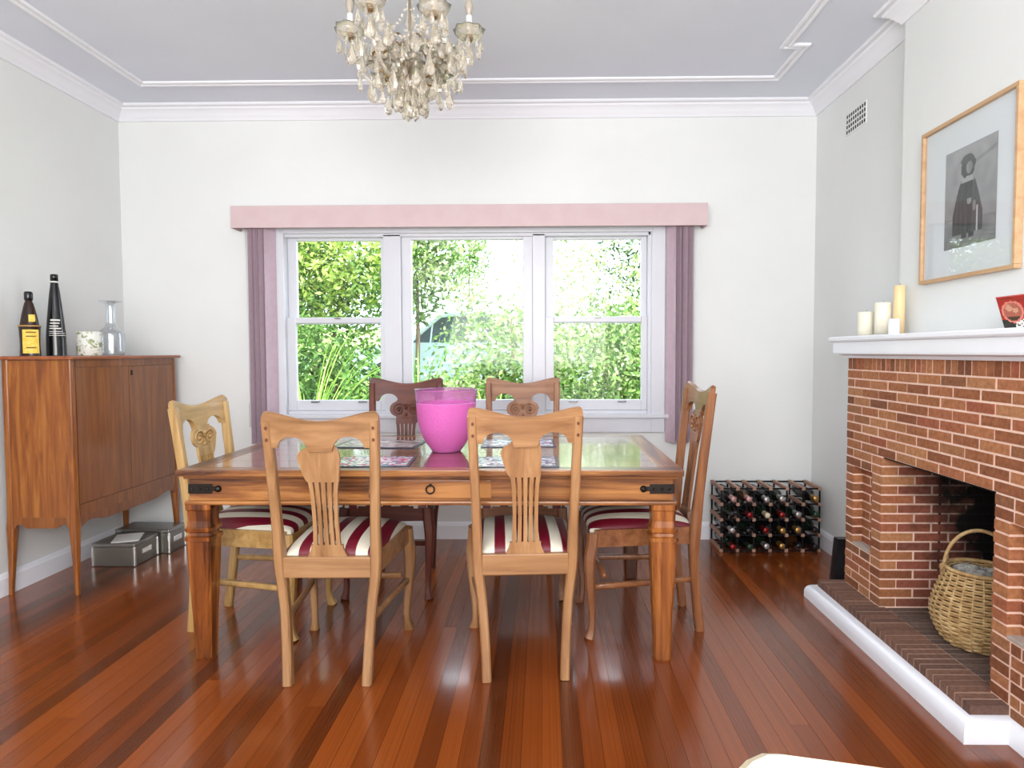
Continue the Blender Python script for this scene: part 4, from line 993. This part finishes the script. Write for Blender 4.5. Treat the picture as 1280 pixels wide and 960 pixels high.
# ------------------------------------------------------------------ outside
def leafmat(name, a, b_, c_, tl=.35):
    m = mat(name, b_, .55, spec=.3); N, L, b = NT(m); g = N.new('ShaderNodeNewGeometry')
    r = ramp(N, [(0, a), (.5, b_), (1, c_)]); L.new(g.outputs['Random Per Island'], r.inputs[0]); L.new(r.outputs[0], b.inputs['Base Color'])
    t = N.new('ShaderNodeBsdfTranslucent'); L.new(r.outputs[0], t.inputs[0]); mx = N.new('ShaderNodeMixShader'); mx.inputs[0].default_value = tl
    out = [n for n in N if n.type == 'OUTPUT_MATERIAL'][0]; L.new(b.outputs[0], mx.inputs[1]); L.new(t.outputs[0], mx.inputs[2]); L.new(mx.outputs[0], out.inputs[0]); return m
L_Y = leafmat('leaves_yellow_green', srgb(90, 120, 34), srgb(160, 182, 76), srgb(220, 228, 150))
L_G = leafmat('leaves_mid_green', srgb(38, 70, 24), srgb(84, 124, 48), srgb(150, 180, 96))
L_D = leafmat('leaves_dark_green', srgb(22, 44, 24), srgb(46, 78, 42), srgb(96, 130, 78))
L_P = leafmat('leaves_pale', srgb(88, 116, 60), srgb(170, 186, 120), srgb(236, 238, 204))
M_BARK = mottled('bark', srgb(92, 72, 54), srgb(130, 106, 84), 20, .9, .4)
def gz(y): return -.35+max(0, (y-4.5))*.105
def foliage(name, blobs, n, size, m_, parent, seed):
    r = random.Random(seed); vs = []; fs = []; tot = sum(b[3]*b[5]*b[4] for b in blobs)
    for (x, y, z, rx, ry, rz) in blobs:
        for _ in range(int(1.9*n*(rx*ry*rz)/sum(q[3]*q[4]*q[5] for q in blobs))):
            d = Vector((r.gauss(0, 1), r.gauss(0, 1), r.gauss(0, 1))).normalized()*(r.random()**.45)
            q = noise.noise(Vector((d.x*2.3+x, d.y*2.3+seed, d.z*2.3)))
            if q < -.18: continue
            p = Vector((x+d.x*rx*(1+.3*q), y+d.y*ry*(1+.3*q), z+d.z*rz*(1+.3*q)))
            t = Vector((r.gauss(0, 1), r.gauss(0, 1), r.gauss(0, .8))).normalized(); u = t.orthogonal().normalized(); u = (u*math.cos(r.random()*6)+t.cross(u)*math.sin(r.random()*6)).normalized(); s = .66*size*r.uniform(.6, 1.3)
            k = len(vs); vs += [p-t*s, p+u*s*.42+t.cross(u)*s*.08, p+t*s, p-u*s*.42+t.cross(u)*s*.08]; fs += [(k, k+1, k+2, k+3)]
    me = bpy.data.meshes.new(name); me.from_pydata([tuple(v) for v in vs], [], fs); me.materials.append(m_)
    o = bpy.data.objects.new(name, me); COL.objects.link(o); o.parent = parent; o['kind'] = 'stuff'; return o
def shrub(name, label, cat, blobs, n, size, m_, seed, trunk=True, group=None, extra=None):
    x, y = blobs[0][0], blobs[0][1]; e = empty(name, (0, 0, 0)); foliage('foliage', blobs, n, size, m_, e, seed)
    if extra: foliage('new_growth', extra[0], extra[1], size, extra[2], e, seed+50)
    r = random.Random(seed); m = MB(); g = gz(y)
    for b in blobs:
        m.sweep([(x+r.uniform(-.05, .05), y, g-.05), ((x+b[0])/2+r.uniform(-.1, .1), (y+b[1])/2, (g+b[2])/2), (b[0], b[1], b[2]+b[5]*.5)], [(.05, .05), (.035, .035), (.012, .012)], 6)
    m.out('trunk', M_BARK, e, True); tag(e, label, cat, group); return e
g = MB(); g.add([(-14, 4.45, -.356), (12, 4.45, -.356), (12, 30, 2.3), (-14, 30, 2.3)], [(0, 1, 2, 3)])
go = g.out('garden_ground', mottled('grass_and_soil', srgb(96, 120, 56), srgb(140, 150, 84), 3, .9, .3)); struct(go, 'sloping garden lawn outside')
shrub('garden_shrub', 'dense green shrub outside the lower pane of the sash nearer the cabinet', 'shrub', [(-2.9, 6.9, .75, .9, .6, 1.0), (-2.05, 6.7, .55, .6, .5, .8), (-3.6, 7.1, 1.0, .7, .6, 1.1)], 15000, .062, L_G, 1, extra=([(-2.6, 6.6, .5, .9, .5, .7)], 1800, L_D))
shrub('garden_tree', 'leafy tree with yellow-green top outside the sash nearer the cabinet', 'tree', [(-3.2, 9.0, 2.4, 1.3, .8, 1.05), (-4.1, 9.3, 2.1, 1.0, .8, 1.2), (-2.8, 9.2, 1.8, .8, .6, .8)], 8500, .07, L_G, 2, extra=([(-3.2, 8.7, 2.6, 1.4, .8, .8), (-2.75, 8.8, 2.2, .6, .5, .6)], 4500, L_Y))
shrub('garden_tree', 'thin pale tree at the middle pane, its crown against the bright sky', 'tree', [(-1.95, 10.3, 2.75, .75, .55, 1.05), (-2.2, 10.3, 2.1, .6, .5, .6)], 2400, .075, L_G, 3, extra=([(-1.95, 10.2, 2.75, .8, .55, 1.05)], 2200, L_P))
shrub('garden_tree', 'slender tree with sparse leaves in the centre of the middle pane', 'tree', [(-1.55, 14.5, 3.6, .45, .45, 1.3), (-1.5, 14.5, 2.4, .6, .5, .5)], 1500, .08, L_P, 4, extra=([(-1.55, 14.2, 3.3, .5, .4, 1.2)], 700, L_G))
shrub('garden_shrub', 'sunlit yellow-green bush rising at the fireplace side of the middle pane', 'shrub', [(-.35, 7.4, 1.15, .62, .5, .95), (-.95, 7.1, .65, .55, .45, .65), (.1, 7.8, 1.6, .55, .5, .9)], 5200, .05, L_P, 5, extra=([(-.5, 7.0, .9, .9, .5, .9)], 2600, L_G))
shrub('garden_shrub', 'bright bushy shrub filling the sash nearer the wine rack', 'shrub', [(.65, 6.9, .8, .65, .5, .9), (1.15, 7.0, 1.3, .6, .5, 1.0), (.35, 7.2, .6, .5, .4, .7)], 5600, .052, L_P, 6, extra=([(.8, 6.7, .8, .8, .4, 1.0)], 3600, L_G))
shrub('garden_tree', 'dark evergreen tree in the top corner of the sash nearer the fireplace', 'tree', [(1.7, 9.4, 2.6, .85, .7, .9), (1.3, 9.6, 1.6, .9, .6, .9)], 3400, .06, L_D, 8, extra=([(.6, 9.6, 2.3, 1.0, .6, 1.1)], 2600, L_P))
def strappy(x, y, n, h, seed, label, m_):
    r = random.Random(seed); e = empty('strappy_plant', (x, y, gz(y)))
    for k in range(n):
        a = r.uniform(0, 6.28); ln = h*r.uniform(.6, 1.1); sp_ = r.uniform(.15, .55)*h; w_ = .012+.008*r.random(); vs = []; fs = []
        for i in range(7):
            t = i/6; rr_ = sp_*t*t; z = ln*(t-.35*t**3*(sp_/h)*1.6); q = w_*(1-t**2)+.001
            vs += [(rr_*math.cos(a)-q*math.sin(a), rr_*math.sin(a)+q*math.cos(a), z), (rr_*math.cos(a), rr_*math.sin(a), z-.006), (rr_*math.cos(a)+q*math.sin(a), rr_*math.sin(a)-q*math.cos(a), z)]
        for i in range(6): fs += [(i*3, i*3+1, i*3+4, i*3+3), (i*3+1, i*3+2, i*3+5, i*3+4)]
        link('blade', vs, fs, m_, e)
    return tag(e, label, 'plant', 'strappy plants under the window')
M_BL = [mat('blade_green', srgb(96, 146, 60), .5), mat('blade_lime', srgb(164, 196, 84), .5)]
for (x, y, n, h, s, k, lab) in ((-2.05, 5.7, 30, 1.75, 11, 1, 'lime strappy plant low in the sash nearer the cabinet'), (-1.10, 5.8, 34, 1.75, 12, 0, 'green strappy plant before the parked car at the middle pane'), (-.80, 5.5, 30, 1.5, 13, 1, 'lime strappy plant at the foot of the middle pane'),
                               (-.45, 5.6, 26, 1.45, 14, 1, 'lime strappy plant above the magenta vase, below the sunlit bush'), (-1.75, 5.5, 26, 1.5, 15, 0, 'green ferny plant low beside the cabinet end blind'), (.45, 5.6, 22, 1.3, 16, 0, 'green strappy plant below the bright shrub of the wine rack sash')):
    strappy(x, y, n, h, s, lab, M_BL[k])
# parked car
car = empty('car', (-1.3, 12.0, gz(12)+.02)); M_CARB = mat('pale_blue_paint', srgb(176, 196, 208), .25, .2, coat=.5); M_CARG = mat('dark_car_glass', srgb(40, 60, 66), .08); M_TYRE = mat('tyre_rubber', srgb(24, 24, 24), .8)
MB().prism([(-2.1, .28), (2.1, .28), (2.15, .62), (2.05, .88), (.3+.9, .93), (-.95, .93), (-1.95, .82), (-2.15, .6)], 'y', -.82, .82).out('body', M_CARB, car)
MB().prism([(-.98, .925), (1.3, .925), (.95, 1.36), (.75, 1.41), (-.25, 1.41), (-.45, 1.37)], 'y', -.70, .70).out('cabin', M_CARG, car)
m = MB()
for y_ in (-.71, .71):
    m.sweep([(-1.0, y_, .92), (-.45, y_, 1.38), (-.2, y_, 1.415), (.8, y_, 1.415), (1.3, y_, .93)], (.035, .03), 6, .4, (0, 1, 0)); m.sweep([(.15, y_, .92), (.15, y_, 1.4)], (.03, .02), 6, .4, (0, 1, 0)); m.sweep([(-.62, y_, .92), (-.58, y_, 1.25)], (.015, .015), 6, .4, (0, 1, 0))
m.box(-.30, .85, -.70, .70, 1.405, 1.43, .01); m.out('roof', M_CARB, car)
for (x_, y_) in ((-1.35, -.76), (-1.35, .76), (1.35, -.76), (1.35, .76)):
    m = MB(); m.lathe([(.0, -.09), (.28, -.09), (.31, -.06), (.31, .06), (.28, .09), (0, .09)], 20, cap=False); m.v = [(x_+x, y_+z, .31+y) for x, y, z in m.v]; m.out('wheel', M_TYRE, car, True)
tag(car, 'pale blue car parked beyond the garden, seen through the middle pane', 'car')
